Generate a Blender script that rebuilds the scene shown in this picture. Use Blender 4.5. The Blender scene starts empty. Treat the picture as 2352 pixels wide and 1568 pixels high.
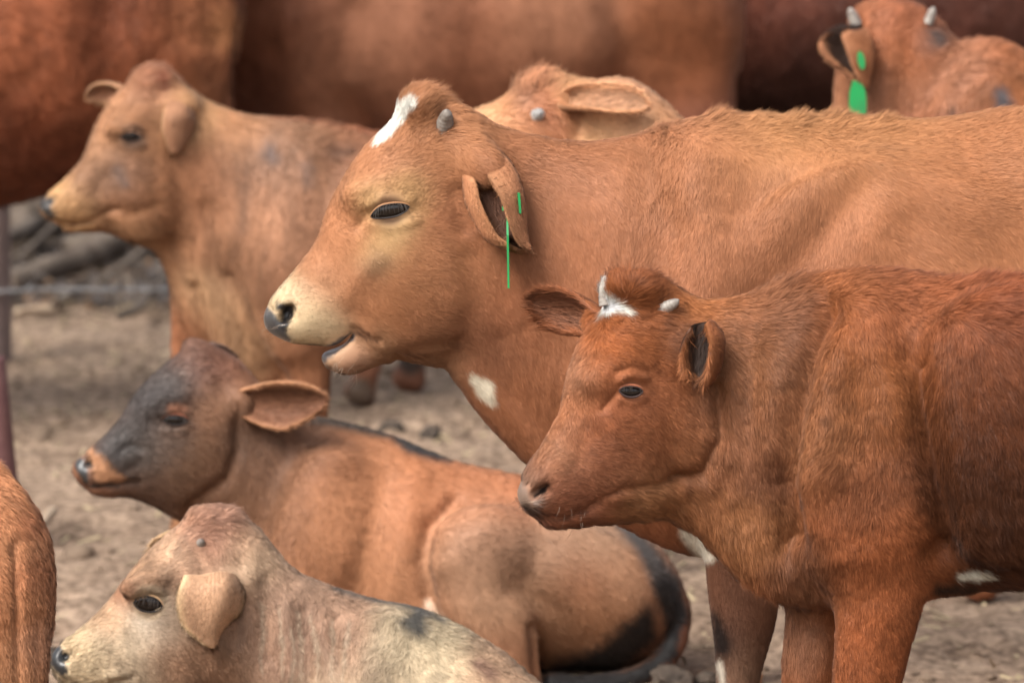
import bpy, math, os, time
import numpy as np
from mathutils import Matrix
T0 = time.time()
QUICK = 1.
# ------------------------------------------------------------------ camera, world, sun, exposure
C = bpy.context.scene.collection
SC = bpy.context.scene
W0, H0, FPX = 2352.0, 1568.0, 12000.0        # the photograph measured on a 2352 px wide copy
PITCH = math.radians(8.363); CAMH = 2.2
cam_d = bpy.data.cameras.new('camera'); cam = bpy.data.objects.new('camera', cam_d); C.objects.link(cam)
cam.location = (0, 0, CAMH); cam.rotation_euler = (math.pi/2-PITCH, 0, 0)
cam_d.sensor_width = 36; cam_d.lens = FPX/W0*36; cam_d.clip_end = 3000; cam_d.clip_start = .1
cam_d.dof.use_dof = True; cam_d.dof.focus_distance = 8.75; cam_d.dof.aperture_fstop = 4.6
SC.camera = cam
SUN_EL, SUN_AZ = math.radians(50), math.radians(-136)     # azimuth clockwise from +Y
wd = bpy.data.worlds.new('World'); SC.world = wd; wd.use_nodes = True
nt = wd.node_tree; bg = nt.nodes['Background']
sky = nt.nodes.new('ShaderNodeTexSky'); sky.sky_type = 'NISHITA'; sky.sun_disc = False
sky.sun_elevation = SUN_EL; sky.sun_rotation = SUN_AZ; sky.air_density = 1.0; sky.dust_density = 6.0; sky.ozone_density = 1.0
hs = nt.nodes.new('ShaderNodeHueSaturation'); hs.inputs['Saturation'].default_value = .4      # thin high cloud takes the blue out of the sky
nt.links.new(sky.outputs[0], hs.inputs['Color']); nt.links.new(hs.outputs[0], bg.inputs[0]); bg.inputs[1].default_value = .15
sl = bpy.data.lights.new('sun', 'SUN'); sl.energy = 1.2; sl.angle = math.radians(24); sl.color = (1, .95, .88)
so = bpy.data.objects.new('sun', sl); C.objects.link(so)
so.rotation_euler = (math.pi/2-SUN_EL, 0, math.pi-SUN_AZ)
SC.view_settings.view_transform = 'Standard'; SC.view_settings.look = 'None'
SC.view_settings.gamma = 1; SC.view_settings.exposure = .82
SC.cycles.use_denoising = True
SC.cycles.max_bounces = 6; SC.cycles.diffuse_bounces = 3

# ------------------------------------------------------------------ small maths
CAM = np.array([0, 0, CAMH]); FW = np.array([0, math.cos(PITCH), -math.sin(PITCH)])
UP = np.array([0, math.sin(PITCH), math.cos(PITCH)]); RT = np.array([1., 0, 0])
rng = np.random.default_rng(7)
def proj(p):
    d = p-CAM; z = d@FW
    return W0/2+FPX*d[..., 0]/z, H0/2-FPX*(d@UP)/z
def nrm(v): return v/np.maximum(np.linalg.norm(v, axis=-1, keepdims=True), 1e-9)
def sstep(a, b, x):
    t = np.clip((x-a)/(b-a), 0, 1); return t*t*(3-2*t)
def lin(c):
    c = np.asarray(c, float)/255.; return np.where(c <= .04045, c/12.92, ((c+.055)/1.055)**2.4)
def vnoise(p, f, seed=0):
    q = np.asarray(p, float)*f+seed*17.31; i = np.floor(q).astype(np.int64); t = q-i; t = t*t*(3-2*t)
    def h(a, b, c):
        n = (a*374761393+b*668265263+c*2147483647+seed*974711) & 0xffffffff
        n = ((n ^ (n >> 13))*1274126177) & 0xffffffff; n = n ^ (n >> 16)
        return (n & 0xffff)/65535.
    r = 0
    for dx in (0, 1):
        for dy in (0, 1):
            for dz in (0, 1):
                w = (t[:, 0] if dx else 1-t[:, 0])*(t[:, 1] if dy else 1-t[:, 1])*(t[:, 2] if dz else 1-t[:, 2])
                r = r+w*h(i[:, 0]+dx, i[:, 1]+dy, i[:, 2]+dz)
    return r*2-1
def fbm(p, f, seed=0, o=3):
    r = 0; a = 1; s = 0
    for k in range(o):
        r = r+a*vnoise(p, f*2.03**k, seed+k); s += a; a *= .5
    return r/s
def catmull(A, n):
    A = np.asarray(A, float); m = len(A); out = []
    for i in range(m-1):
        p0 = A[max(i-1, 0)]; p1 = A[i]; p2 = A[i+1]; p3 = A[min(i+2, m-1)]
        for k in range(n):
            t = k/n
            out.append(.5*((2*p1)+(-p0+p2)*t+(2*p0-5*p1+4*p2-p3)*t*t+(-p0+3*p1-3*p2+p3)*t**3))
    out.append(A[-1]); return np.array(out)
def poly_dist(x, y, pts):
    """distance to a polyline, and the interpolated third value of its points"""
    pts = [tuple(p)+(0,)*(3-len(p)) for p in pts]
    best = np.full(x.shape, 1e9); val = np.zeros(x.shape)
    if len(pts) == 1: return np.hypot(x-pts[0][0], y-pts[0][1]), val+pts[0][2]
    for a, b in zip(pts[:-1], pts[1:]):
        dx, dy = b[0]-a[0], b[1]-a[1]; L = dx*dx+dy*dy+1e-9
        t = np.clip(((x-a[0])*dx+(y-a[1])*dy)/L, 0, 1)
        d = np.hypot(x-a[0]-t*dx, y-a[1]-t*dy); v = a[2]+t*(b[2]-a[2])
        m = d-v < best-val if False else d < best
        best = np.where(m, d, best); val = np.where(m, v, val)
    return best, val

# ------------------------------------------------------------------ scene helpers
def empty(name, loc, label=None, cat=None, group=None):
    o = bpy.data.objects.new(name, None); C.objects.link(o); o.location = loc; o.empty_display_size = .1
    if label: o['label'] = label
    if cat: o['category'] = cat
    if group: o['group'] = group
    return o
def mesh_np(name, V, faces, mat, parent=None, attrs=None, smooth=True):
    """faces: list of int arrays (n,k). One mesh object, world coordinates."""
    me = bpy.data.meshes.new(name); V = np.asarray(V, np.float32)
    if parent is not None: V = V-np.array(parent.matrix_world_np if False else ORG[parent.name], np.float32)
    me.vertices.add(len(V)); me.vertices.foreach_set('co', V.ravel())
    loops = np.concatenate([np.asarray(f, np.int32).ravel() for f in faces])
    tot = np.concatenate([np.full(len(f), f.shape[1], np.int32) for f in faces])
    st = np.concatenate([[0], np.cumsum(tot)[:-1]]).astype(np.int32)
    me.loops.add(len(loops)); me.loops.foreach_set('vertex_index', loops)
    me.polygons.add(len(tot)); me.polygons.foreach_set('loop_start', st)
    me.polygons.foreach_set('use_smooth', np.full(len(tot), smooth, bool))
    for k, a in (attrs or {}).items():
        a = np.asarray(a, np.float32)
        if a.ndim == 1: at = me.attributes.new(k, 'FLOAT', 'POINT'); at.data.foreach_set('value', a)
        elif k == 'col':
            at = me.attributes.new(k, 'FLOAT_COLOR', 'POINT'); at.data.foreach_set('color', np.c_[a, np.ones(len(a), np.float32)].ravel())
        else: at = me.attributes.new(k, 'FLOAT_VECTOR', 'POINT'); at.data.foreach_set('vector', a.ravel())
    me.update(calc_edges=True); me.validate()
    me.materials.append(mat)
    o = bpy.data.objects.new(name, me); C.objects.link(o)
    if parent is not None: o.parent = parent
    ORG[o.name] = ORG[parent.name] if parent is not None else np.zeros(3)
    return o
ORG = {}
def root(name, x, y, label, cat, group=None):
    o = empty(name, (x, y, 0), label, cat, group); ORG[o.name] = np.array([x, y, 0.]); return o
def mat(name, base=(.5, .5, .5), rough=.6, spec=.3, noise=None, bump=None, **kw):
    m = bpy.data.materials.new(name); m.use_nodes = True; n = m.node_tree.nodes; L = m.node_tree.links
    b = n['Principled BSDF']; b.inputs['Base Color'].default_value = (*base, 1); b.inputs['Roughness'].default_value = rough
    b.inputs['Specular IOR Level'].default_value = spec
    for k, v in kw.items(): b.inputs[k.replace('_', ' ')].default_value = v
    if noise:
        sc, c2 = noise
        tx = n.new('ShaderNodeTexNoise'); tx.inputs['Scale'].default_value = sc; tx.inputs['Detail'].default_value = 5
        tc = n.new('ShaderNodeTexCoord'); L.new(tc.outputs['Object'], tx.inputs['Vector'])
        mx = n.new('ShaderNodeMix'); mx.data_type = 'RGBA'
        rp = n.new('ShaderNodeMapRange'); rp.inputs[1].default_value = .35; rp.inputs[2].default_value = .65
        L.new(tx.outputs[0], rp.inputs[0]); L.new(rp.outputs[0], mx.inputs[0])
        mx.inputs[6].default_value = (*base, 1); mx.inputs[7].default_value = (*c2, 1); L.new(mx.outputs[2], b.inputs['Base Color'])
        if bump:
            bp = n.new('ShaderNodeBump'); bp.inputs['Strength'].default_value = bump[0]; bp.inputs['Distance'].default_value = bump[1]
            L.new(tx.outputs[0], bp.inputs['Height']); L.new(bp.outputs[0], b.inputs['Normal'])
    return m
def coat_material():
    """hide and hair: the coat colour grown per hair, gloss only on wet bare skin"""
    m = mat('coat'); n = m.node_tree.nodes; L = m.node_tree.links; b = n['Principled BSDF']
    a = n.new('ShaderNodeAttribute'); a.attribute_name = 'col'
    w = n.new('ShaderNodeAttribute'); w.attribute_name = 'wet'
    f = n.new('ShaderNodeAttribute'); f.attribute_name = 'fn'
    L.new(a.outputs['Color'], b.inputs['Base Color']); L.new(f.outputs['Vector'], b.inputs['Normal'])
    r = n.new('ShaderNodeMapRange'); r.inputs[3].default_value = .5; r.inputs[4].default_value = .28
    L.new(w.outputs['Fac'], r.inputs[0]); L.new(r.outputs[0], b.inputs['Roughness'])
    s = n.new('ShaderNodeMapRange'); s.inputs[3].default_value = .14; s.inputs[4].default_value = .6
    L.new(w.outputs['Fac'], s.inputs[0]); L.new(s.outputs[0], b.inputs['Specular IOR Level'])
    b.inputs['Sheen Weight'].default_value = .08; b.inputs['Sheen Roughness'].default_value = .45
    b.inputs['Sheen Tint'].default_value = (1, .86, .8, 1)
    return m
COAT = coat_material()
EYE = mat('eyeball', (.013, .009, .007), .06, .5)
LASH = mat('eyelash', (.03, .022, .018), .6, .2)
HORN = mat('horn', (.25, .22, .19), .6, .3, noise=(70, (.12, .095, .075)), bump=(.6, .003))
HORNW = mat('pale_horn', (.36, .33, .29), .5, .35, noise=(60, (.17, .14, .12)), bump=(.6, .004))
TAG = mat('green_plastic', (.02, .32, .09), .4, .35, noise=(26, (.035, .25, .085)))
# ------------------------------------------------------------------ surface nets
def surface_nets(F, org, vox):
    S = F < 0; sh = F.shape; strid = np.array([sh[1]*sh[2], sh[2], 1])
    cellsum = {}; ids = []; pts = []; quads = []
    for ax in range(3):
        a = [slice(None)]*3; b = [slice(None)]*3; a[ax] = slice(0, -1); b[ax] = slice(1, None)
        m = S[tuple(a)] != S[tuple(b)]
        idx = np.argwhere(m)
        o1, o2 = [k for k in range(3) if k != ax]
        ok = (idx[:, o1] > 0) & (idx[:, o2] > 0) & (idx[:, o1] < sh[o1]-1) & (idx[:, o2] < sh[o2]-1); idx = idx[ok]
        i2 = idx.copy(); i2[:, ax] += 1
        f1 = F[tuple(idx.T)]; f2 = F[tuple(i2.T)]; t = f1/(f1-f2)
        p = idx.astype(np.float32); p[:, ax] += t
        cells = []
        for da, db in ((-1, -1), (0, -1), (0, 0), (-1, 0)):
            c = idx.copy(); c[:, o1] += da; c[:, o2] += db; cells.append(c@strid)
        cells = np.stack(cells, 1)
        ids.append(cells.ravel()); pts.append(np.repeat(p, 4, 0))
        flip = (f1 > 0) ^ (ax == 1)
        cells[flip] = cells[flip][:, ::-1]; quads.append(cells)
    ids = np.concatenate(ids); pts = np.concatenate(pts); quads = np.concatenate(quads)
    u, inv = np.unique(ids, return_inverse=True); cnt = np.bincount(inv)
    V = np.stack([np.bincount(inv, pts[:, k])/cnt for k in range(3)], 1)
    return V*vox+org, np.searchsorted(u, quads)
def v_normals(V, Q):
    n = np.cross(V[Q[:, 2]]-V[Q[:, 0]], V[Q[:, 3]]-V[Q[:, 1]])
    N = np.stack([np.bincount(Q.ravel(), np.repeat(n[:, k], 4), len(V)) for k in range(3)], 1)
    return nrm(N)
def smooth(V, Q, it, lam=.5):
    e = np.concatenate([Q[:, [0, 1]], Q[:, [1, 2]], Q[:, [2, 3]], Q[:, [3, 0]]])
    i = np.concatenate([e[:, 0], e[:, 1]]); j = np.concatenate([e[:, 1], e[:, 0]]); c = np.maximum(np.bincount(i, minlength=len(V)), 1)
    for _ in range(it):
        A = np.stack([np.bincount(i, V[j, k], len(V))/c for k in range(3)], 1); V = V+lam*(A-V)
    return V

# ------------------------------------------------------------------ fur
def hair_blades(P, N, D, L, lift, wid, col, seg=2, jit=.28):
    """flat tapering blades rooted at P, leaning from N towards D; returns V, faces, col, fn"""
    n = len(P); dh0 = nrm(D*np.cos(lift)[:, None]+N*np.sin(lift)[:, None])
    l2 = lift*(.22+.55*sstep(.5, .9, lift)); dh1 = nrm(D*np.cos(l2)[:, None]+N*np.sin(l2)[:, None])
    ang = rng.uniform(-1.1, 1.1, n)[:, None]
    s0 = nrm(np.cross(D, N)); s0 = nrm(s0*np.cos(ang)+np.cross(D, s0)*np.sin(ang))
    R = P-N*.0015; M = P+dh0*(L*.45)[:, None]; Tp = M+dh1*(L*.55)[:, None]
    w = (wid*.5)[:, None]
    V = np.stack([R-s0*w, R+s0*w, M+s0*w*.85, M-s0*w*.85, Tp], 1).reshape(-1, 3)
    b = (np.arange(n)*5)[:, None]
    q = b+np.array([[0, 1, 2, 3]]); t = b+np.array([[3, 2, 4]])
    dm = nrm(dh0+dh1); hn = nrm(N-dm*np.sum(N*dm, 1, keepdims=True))
    hn = nrm(hn*.7+N*.45+rng.normal(0, jit, (n, 3))*.6)
    return V, [q, t], np.repeat(col, 5, 0), np.repeat(hn, 5, 0)

class Beast:
    def __init__(s, scale, vox=.006):
        s.s = scale; s.y0 = (FPX/scale-.22)/.989; s.vox = vox; s.ops = []; s.strokes = []; s.cols = []; s.patches = []
        s.base = (150, 100, 70); s.hdirs = []; s.hlen = []; s.bare = []; s.yaw = None; s.mott = (.10, 9.); s.lumps = (0, 0)
        s.sat = .84; s.gain = 1.18; s.streak = 0.; s.whisk = []; s.hclump = .14; s.tint = np.array([1.02, 1.06, 1.02]); s.dirn = .5; s.hcol = .11; s.jit = .2
    def gy(s, dy=0):                                   # photo row of the ground under the animal
        y = s.y0+dy/s.s; d = np.array([0, y, 0.])
        return float(proj(d)[1])
    def P(s, px, py, dy=0.):
        y = s.y0+dy/s.s
        d = FW+RT*((px-W0/2)/FPX)+UP*((H0/2-py)/FPX)
        return CAM+d*(y/d[1])
    def ydy(s, px, yaw):                                # dy of a turned midplane
        return 0 if yaw is None else -(yaw[0]-px)*math.tan(math.radians(yaw[1]))
    def loft(s, st, k=.03, yaw=None, n=5, cap=.8, op='u', dy=0., sq=2.0):
        rows = []
        for q in st:
            tx, ty, bx, by, w = q[:5]; d = dy+(q[5] if len(q) > 5 else 0); e = q[6] if len(q) > 6 else 0
            t = s.P(tx, ty, d+s.ydy(tx, yaw)); b = s.P(bx, by, d+s.ydy(bx, yaw))
            rows.append(np.r_[t, b, w/s.s, e])
        R = catmull(rows, n); t = R[:, :3]; b = R[:, 3:6]
        c = (t+b)/2; a = (t-b)/2; ra = np.linalg.norm(a, axis=1); a = a/ra[:, None]
        th = 0 if yaw is None else math.radians(yaw[1])
        lat = np.array([-math.sin(th), math.cos(th), 0.])
        l = np.tile(lat, (len(R), 1)); l = nrm(l-a*np.sum(l*a, 1, keepdims=True))
        s.ops.append(dict(kind='loft', c=c, a=a, l=l, ra=ra, rl=np.maximum(R[:, 6], .002), e=R[:, 7], k=k, op=op, cap=cap, sq=sq))
    def tube(s, st, k=.025, **kw):
        """(px,py,r,w[,dy]): path with its half width in the picture plane and in depth"""
        A = np.array([tuple(q)+(0,)*(5-len(q)) for q in st], float); d = np.gradient(A[:, :2], axis=0)
        d = d/np.linalg.norm(d, axis=1)[:, None]; nx, ny = -d[:, 1], d[:, 0]
        f = -1. if abs(ny[0]) > .2 and ny[0] > 0 else 1.
        nx, ny = nx*f, ny*f
        s.loft([(x+a*r, y+b*r, x-a*r, y-b*r, w, dy) for (x, y, r, w, dy), a, b in zip(A, nx, ny)], k=k, **kw)
    def blob(s, px, py, rx, ry, rz, dy=0., rot=0., k=.03, op='u', yaw=None):
        th = math.radians(rot); c = s.P(px, py, dy+s.ydy(px, yaw))
        ya = 0 if yaw is None else math.radians(yaw[1])
        X = np.array([math.cos(ya), math.sin(ya), 0]); Y = np.array([-math.sin(ya), math.cos(ya), 0]); Z = np.array([0, 0, 1.])
        M = np.stack([X*math.cos(th)-Z*math.sin(th), Y, X*math.sin(th)+Z*math.cos(th)])
        s.ops.append(dict(kind='blob', c=c, M=M, r=np.array([rx, rz, ry])/s.s, k=k, op=op))
    # --- distance field
    def _op(s, o, p):
        if o['kind'] == 'blob':
            q = (p-o['c'])@o['M'].T; k0 = np.linalg.norm(q/o['r'], axis=1); k1 = np.linalg.norm(q/o['r']**2, axis=1)
            return k0*(k0-1)/np.maximum(k1, 1e-6)
        d = np.full(len(p), .25); c, a, l, ra, rl, e = (o[k] for k in ('c', 'a', 'l', 'ra', 'rl', 'e'))
        nn = np.cross(a, l); m = len(c)
        # make normals point along the path
        path = np.gradient(c, axis=0); sg = np.sign(np.sum(nn*path, 1)); nn = nn*sg[:, None]
        for i in range(m-1):
            ext = np.maximum.reduce([np.abs(a[i])*ra[i]+np.abs(l[i])*rl[i]*1.3, np.abs(a[i+1])*ra[i+1]+np.abs(l[i+1])*rl[i+1]*1.3])
            mg = .06
            lo = np.minimum(c[i], c[i+1])-ext-mg; hi = np.maximum(c[i], c[i+1])+ext+mg
            I = np.nonzero(np.all((p > lo) & (p < hi), 1))[0]
            if not len(I): continue
            q = p[I]; s0 = (q-c[i])@nn[i]; s1 = (q-c[i+1])@nn[i+1]
            h = np.where(s0 <= 0, 0, np.where(s1 >= 0, 1, s0/np.maximum(s0-s1, 1e-9)))
            H = h[:, None]; cc = c[i]+H*(c[i+1]-c[i]); A = nrm(a[i]+H*(a[i+1]-a[i])); Lt = nrm(l[i]+H*(l[i+1]-l[i]))
            RA = ra[i]+h*(ra[i+1]-ra[i]); RL = rl[i]+h*(rl[i+1]-rl[i]); E = e[i]+h*(e[i+1]-e[i])
            r = q-cc; u = np.sum(r*A, 1); v = np.sum(r*Lt, 1); w2 = np.maximum(np.sum(r*r, 1)-u*u-v*v, 0)
            RL = RL*(1+E*np.clip(u/RA, -1, 1)); RC = np.minimum(RA, RL)*o['cap']
            if o['sq'] != 2.0:
                P_ = o['sq']; k0 = ((np.abs(u/RA))**P_+(np.abs(v/RL))**P_+(np.sqrt(w2)/RC)**P_)**(1/P_)
                dd = (k0-1)*np.minimum(RA, RL)*.8
            else:
                k0 = np.sqrt((u/RA)**2+(v/RL)**2+w2/RC**2); k1 = np.sqrt(u*u/RA**4+v*v/RL**4+w2/RC**4)
                dd = k0*(k0-1)/np.maximum(k1, 1e-6)
            d[I] = np.minimum(d[I], dd)
        return d
    def field(s, p):
        f = np.full(len(p), .3)
        for o in s.ops:
            lo, hi = o['bb']; I = np.nonzero(np.all((p > lo) & (p < hi), 1))[0]
            if not len(I): continue
            d = s._op(o, p[I]); k = o['k']; g = f[I]
            if o['op'] == 'u':
                h = np.clip(.5+.5*(g-d)/k, 0, 1); f[I] = g+(d-g)*h-k*h*(1-h)
            else:
                h = np.clip(.5-.5*(g+d)/k, 0, 1); f[I] = g+(-d-g)*h+k*h*(1-h)
        return f
    def mesh(s, it=3):
        for o in s.ops:
            if o['kind'] == 'blob': r = np.full(3, o['r'].max()); lo, hi = o['c']-r, o['c']+r
            else:
                ext = np.abs(o['a'])*o['ra'][:, None]+np.abs(o['l'])*o['rl'][:, None]*1.3+np.minimum(o['ra'], o['rl'])[:, None]*.9
                lo, hi = (o['c']-ext).min(0), (o['c']+ext).max(0)
            o['bb'] = (lo-.1, hi+.1)
        u = [o for o in s.ops if o['op'] == 'u']
        lo = np.min([o['bb'][0] for o in u], 0)+.07; hi = np.max([o['bb'][1] for o in u], 0)-.07
        R = 4; vox = s.vox; n = np.ceil((hi-lo)/(vox*R)).astype(int)+1
        g = np.stack(np.meshgrid(*[np.arange(k) for k in n], indexing='ij'), -1).reshape(-1, 3)
        fc = s.field(lo+(g+.5)*(vox*R)-vox*.5).reshape(n)
        F = np.repeat(np.repeat(np.repeat(fc, R, 0), R, 1), R, 2).astype(np.float32)
        I = np.argwhere(np.abs(fc) < vox*R*2.2)
        off = np.stack(np.meshgrid(*[np.arange(R)]*3, indexing='ij'), -1).reshape(-1, 3)
        idx = (I[:, None]*R+off[None]).reshape(-1, 3)
        F[tuple(idx.T)] = s.field(lo+idx*vox)
        V, Q = surface_nets(F, lo, vox)
        V = smooth(V, Q, it); N = v_normals(V, Q)
        # relief strokes: muscle edges, folds, lips
        near = s.view(V)
        for pts, w, amp, *side in s.strokes:
            x, y = near; d, _ = poly_dist(x, y, pts)
            fac = sstep(.05, .4, np.abs(N[:, 1]) if True else 0)
            if side and side[0] == 'n': fac = fac*(N[:, 1] < .1)
            V = V+N*(amp/s.s*np.exp(-(d/w)**2)*fac)[:, None]
        if s.lumps[0]: V = V+N*(s.lumps[0]*fbm(V, s.lumps[1], 5))[:, None]
        V = smooth(V, Q, 1, .4)
        s.V, s.Q = V, Q; s.N = v_normals(V, Q); return s
    def view(s, p):
        """side-view coordinates: the far half is folded over onto the near half"""
        q = np.array(p); ym = s.y0
        if s.yaw is not None:
            px = proj(q)[0]; ym = s.y0+np.where(px < s.yaw[0], -(s.yaw[0]-px)*math.tan(math.radians(s.yaw[1]))/s.s, 0)
        q[..., 1] = np.where(q[..., 1] > ym, 2*ym-q[..., 1], q[..., 1])
        return proj(q)
    def color(s, p, n=None):
        x, y = s.view(p); j = fbm(p, 14., 3)*14*s.s/1300; j2 = (fbm(p, 60., 9)*6+fbm(p, 170., 10)*5)*s.s/1300
        num = np.zeros((len(p), 3)); den = np.full(len(p), .08); num += .08*lin(s.base)
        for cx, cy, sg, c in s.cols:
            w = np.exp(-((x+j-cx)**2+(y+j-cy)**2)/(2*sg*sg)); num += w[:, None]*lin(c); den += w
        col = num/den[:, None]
        m = fbm(p, s.mott[1], 21)*s.mott[0]+fbm(p, s.mott[1]*5, 31)*s.mott[0]*.6
        col = col*(1+m)[:, None]
        if s.streak: col = col*(1+s.streak*fbm(p*[1, 1, .16], 34., 77)+s.streak*.7*fbm(p*[1, 1, .2], 90., 78))[:, None]
        wet = np.zeros(len(p))
        for q in s.patches:
            pts, c, soft = q[:3]; wv = q[3] if len(q) > 3 else 0
            d, r = poly_dist(x+j2, y+j2*.7, pts); a = sstep(soft, -soft, d-r)
            if len(q) > 4 and n is not None: a = a*sstep(q[4]-.2, q[4]+.2, n[:, 2])
            col = col*(1-a)[:, None]+a[:, None]*lin(c)*(1+.08*fbm(p, 120, 4))[:, None]; wet = np.maximum(wet*(1-a), wv*a)
        g = col.mean(1, keepdims=True); col = (g+(col-g)*s.sat)*s.gain*s.tint
        return np.clip(col, .002, .95), wet
    def hairdir(s, p, n):
        x, y = s.view(p); num = np.zeros((len(p), 2)); 
        for cx, cy, dx, dy in s.hdirs:
            w = 1/((x-cx)**2+(y-cy)**2+400)**1.5; L = math.hypot(dx, dy); num += w[:, None]*np.array([dx/L, dy/L])
        num = nrm(num); a = s.dirn*(1.1*fbm(p, 22, 41)+.9*fbm(p, 70, 51))
        ca, sa = np.cos(a), np.sin(a); dx = num[:, 0]*ca-num[:, 1]*sa; dy = num[:, 0]*sa+num[:, 1]*ca
        d = dx[:, None]*RT+(-dy)[:, None]*np.array([0, 0, 1.])
        d = d+rng.normal(0, .16, d.shape); d = d-n*np.sum(d*n, 1, keepdims=True)
        return nrm(d)
    def fur(s, V, Q, N, count, L0, wid, lift=.35, facing=-.25, bare=True, dirfn=None, colfn=None):
        count = int(count*QUICK)
        tri = np.concatenate([Q[:, [0, 1, 2]], Q[:, [0, 2, 3]]])
        ce = V[tri].mean(1); ar = np.linalg.norm(np.cross(V[tri[:, 1]]-V[tri[:, 0]], V[tri[:, 2]]-V[tri[:, 0]]), axis=1)
        fn = N[tri].mean(1); vd = nrm(CAM-ce); f = np.sum(fn*vd, 1)
        px, py = proj(ce)
        wgt = ar*np.where(f > facing, 1, .08)*np.where((px < W0+220) & (px > -220) & (py < H0+120) & (py > -120), 1, .06)
        t = np.searchsorted(np.cumsum(wgt)/wgt.sum(), rng.random(count)); t = np.minimum(t, len(tri)-1)
        u = rng.random((count, 2)); fl = u.sum(1) > 1; u[fl] = 1-u[fl]
        w = np.c_[1-u.sum(1), u]; P = np.einsum('nk,nkd->nd', w, V[tri[t]]); n = nrm(np.einsum('nk,nkd->nd', w, N[tri[t]]))
        x, y = s.view(P); L = np.full(count, L0/1000.); lf = np.full(count, lift)
        if dirfn is None:
            for cx, cy, sg, mm, lv in s.hlen:
                a = np.exp(-((x-cx)**2+(y-cy)**2)/(2*sg*sg)); L = L*(1-a)+a*mm/1000; lf = lf*(1-a)+a*lv
        col, wet = (colfn or s.color)(P, n)
        keep = wet < .3+.3*rng.random(count)
        for cx, cy, r in s.bare: keep &= np.hypot(x-cx, y-cy) > r*(.8+.4*rng.random(count))
        P, n, L, lf, col = P[keep], n[keep], L[keep], lf[keep], col[keep]; m = len(P)
        D = (dirfn or s.hairdir)(P, n)
        cl = fbm(P, 75, 61); L = L*(1+.35*cl)*rng.uniform(.65, 1.3, m); lf = np.clip(lf*(1+.6*fbm(P, 95, 71))*rng.uniform(.6, 1.4, m), .04, 1.35)
        col = col*np.clip(1+s.hclump*(fbm(P, 45, 81)+.8*fbm(P, 100, 83))+s.hcol*fbm(P, 130, 82)+rng.normal(0, s.hcol, m), .55, 1.6)[:, None]
        return hair_blades(P, n, D, L, lf, np.full(m, wid/1000.)*rng.uniform(.7, 1.3, m), np.clip(col, .002, .95), jit=s.jit)
    def build(s, name, label, cat, parent=None, count=0, L0=16, wid=1.1, lift=.35, group=None):
        s.mesh(); xs = s.V[:, 0]; r = root(name, float(np.median(xs)), s.y0, label, cat, group); s.root = r
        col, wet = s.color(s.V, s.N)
        V, F, CO, FN, WT = [s.V], [s.Q], [col], [s.N], [wet]
        if count:
            hv, hf, hc, hn = s.fur(s.V, s.Q, s.N, count, L0, wid, lift); k = len(s.V)
            F = F+[f+k for f in hf]; V.append(hv); CO.append(hc); FN.append(hn); WT.append(np.zeros(len(hv)))
        for px, py, rad, n, ln, dx, dz in s.whisk:
            x, y = proj(s.V); I = np.nonzero((np.hypot(x-px, y-py) < rad) & (s.V[:, 1] < s.y0))[0]; I = rng.choice(I, n); dn = nrm(np.array([dx, -.5, dz])+rng.normal(0, .3, (n, 3))+s.N[I]*.6); k = sum(len(v) for v in V)
            hv, hf, hc, hn = hair_blades(s.V[I], s.N[I], nrm(dn-s.N[I]*np.sum(dn*s.N[I], 1, keepdims=True)), ln/1000*rng.uniform(.5, 1.3, n), rng.uniform(.5, 1.1, n), np.full(n, .0005), np.tile(lin((190, 170, 150)), (n, 1)))
            F = F+[f+k for f in hf]; V.append(hv); CO.append(hc); FN.append(hn); WT.append(np.zeros(len(hv)))
        s.body = mesh_np('body', np.concatenate(V), F, COAT, r, dict(col=np.concatenate(CO), fn=np.concatenate(FN), wet=np.concatenate(WT)))
        print(name, len(s.V), 'skin verts', round(time.time()-T0, 1), 's'); return s
    # --- parts
    def pick(s, px, py, rad=8):
        x, y = proj(s.V); m = np.hypot(x-px, y-py) < rad
        I = np.nonzero(m)[0]
        if not len(I): I = np.array([np.argmin(np.hypot(x-px, y-py))])
        dist = np.linalg.norm(s.V[I]-CAM, axis=1); I = I[dist < dist.min()+.03]
        return s.V[I].mean(0), nrm(s.N[I].mean(0))
    def eye(s, px, py, w, hu, hl, tilt=0., rim=(40, 30, 28), lid=(120, 80, 60), lash=26, dome=.35, lw=.085, lashlen=.5, out=0., duct=0.):
        p, n = s.pick(px, py, 12); n = nrm(n*.6+nrm(CAM-p)*.4); w = w/s.s; hu /= s.s; hl /= s.s; p = p+n*out/s.s
        th = math.radians(tilt); u = RT*math.cos(th)-np.array([0, 0, 1])*math.sin(th); u = nrm(u-n*(u@n)); v = np.cross(u, n); v = v if v[2] > 0 else -v
        U = np.linspace(-1, 1, 25); up = hu*(1-np.abs(U)**2.2)**.75; lo = -hl*(1-np.abs(U)**2.2)**.75
        dd = duct/s.s*np.maximum(0, -U-.25)**2/.56; up = up-dd; lo = lo-dd; lid = np.array(lid); T = np.linspace(0, 1, 11); g = []
        for i, a in enumerate(U):
            for t in T:
                b = lo[i]+(up[i]-lo[i])*t; rr = min(1, a*a+(2*t-1)**2*(1-a*a))
                g.append(p+u*a*w+v*b+n*(w*dome*math.sqrt(max(0, 1-a*a*.9))*(1-.55*(2*t-1)**2)*.8-.002))
        g = np.array(g); k = len(T); q = np.array([[i*k+j, (i+1)*k+j, (i+1)*k+j+1, i*k+j+1] for i in range(24) for j in range(k-1)])
        e = mesh_np('eye', g, [q], EYE, s.root)
        vs, fs, cs = [], [], []; o = 0
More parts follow.
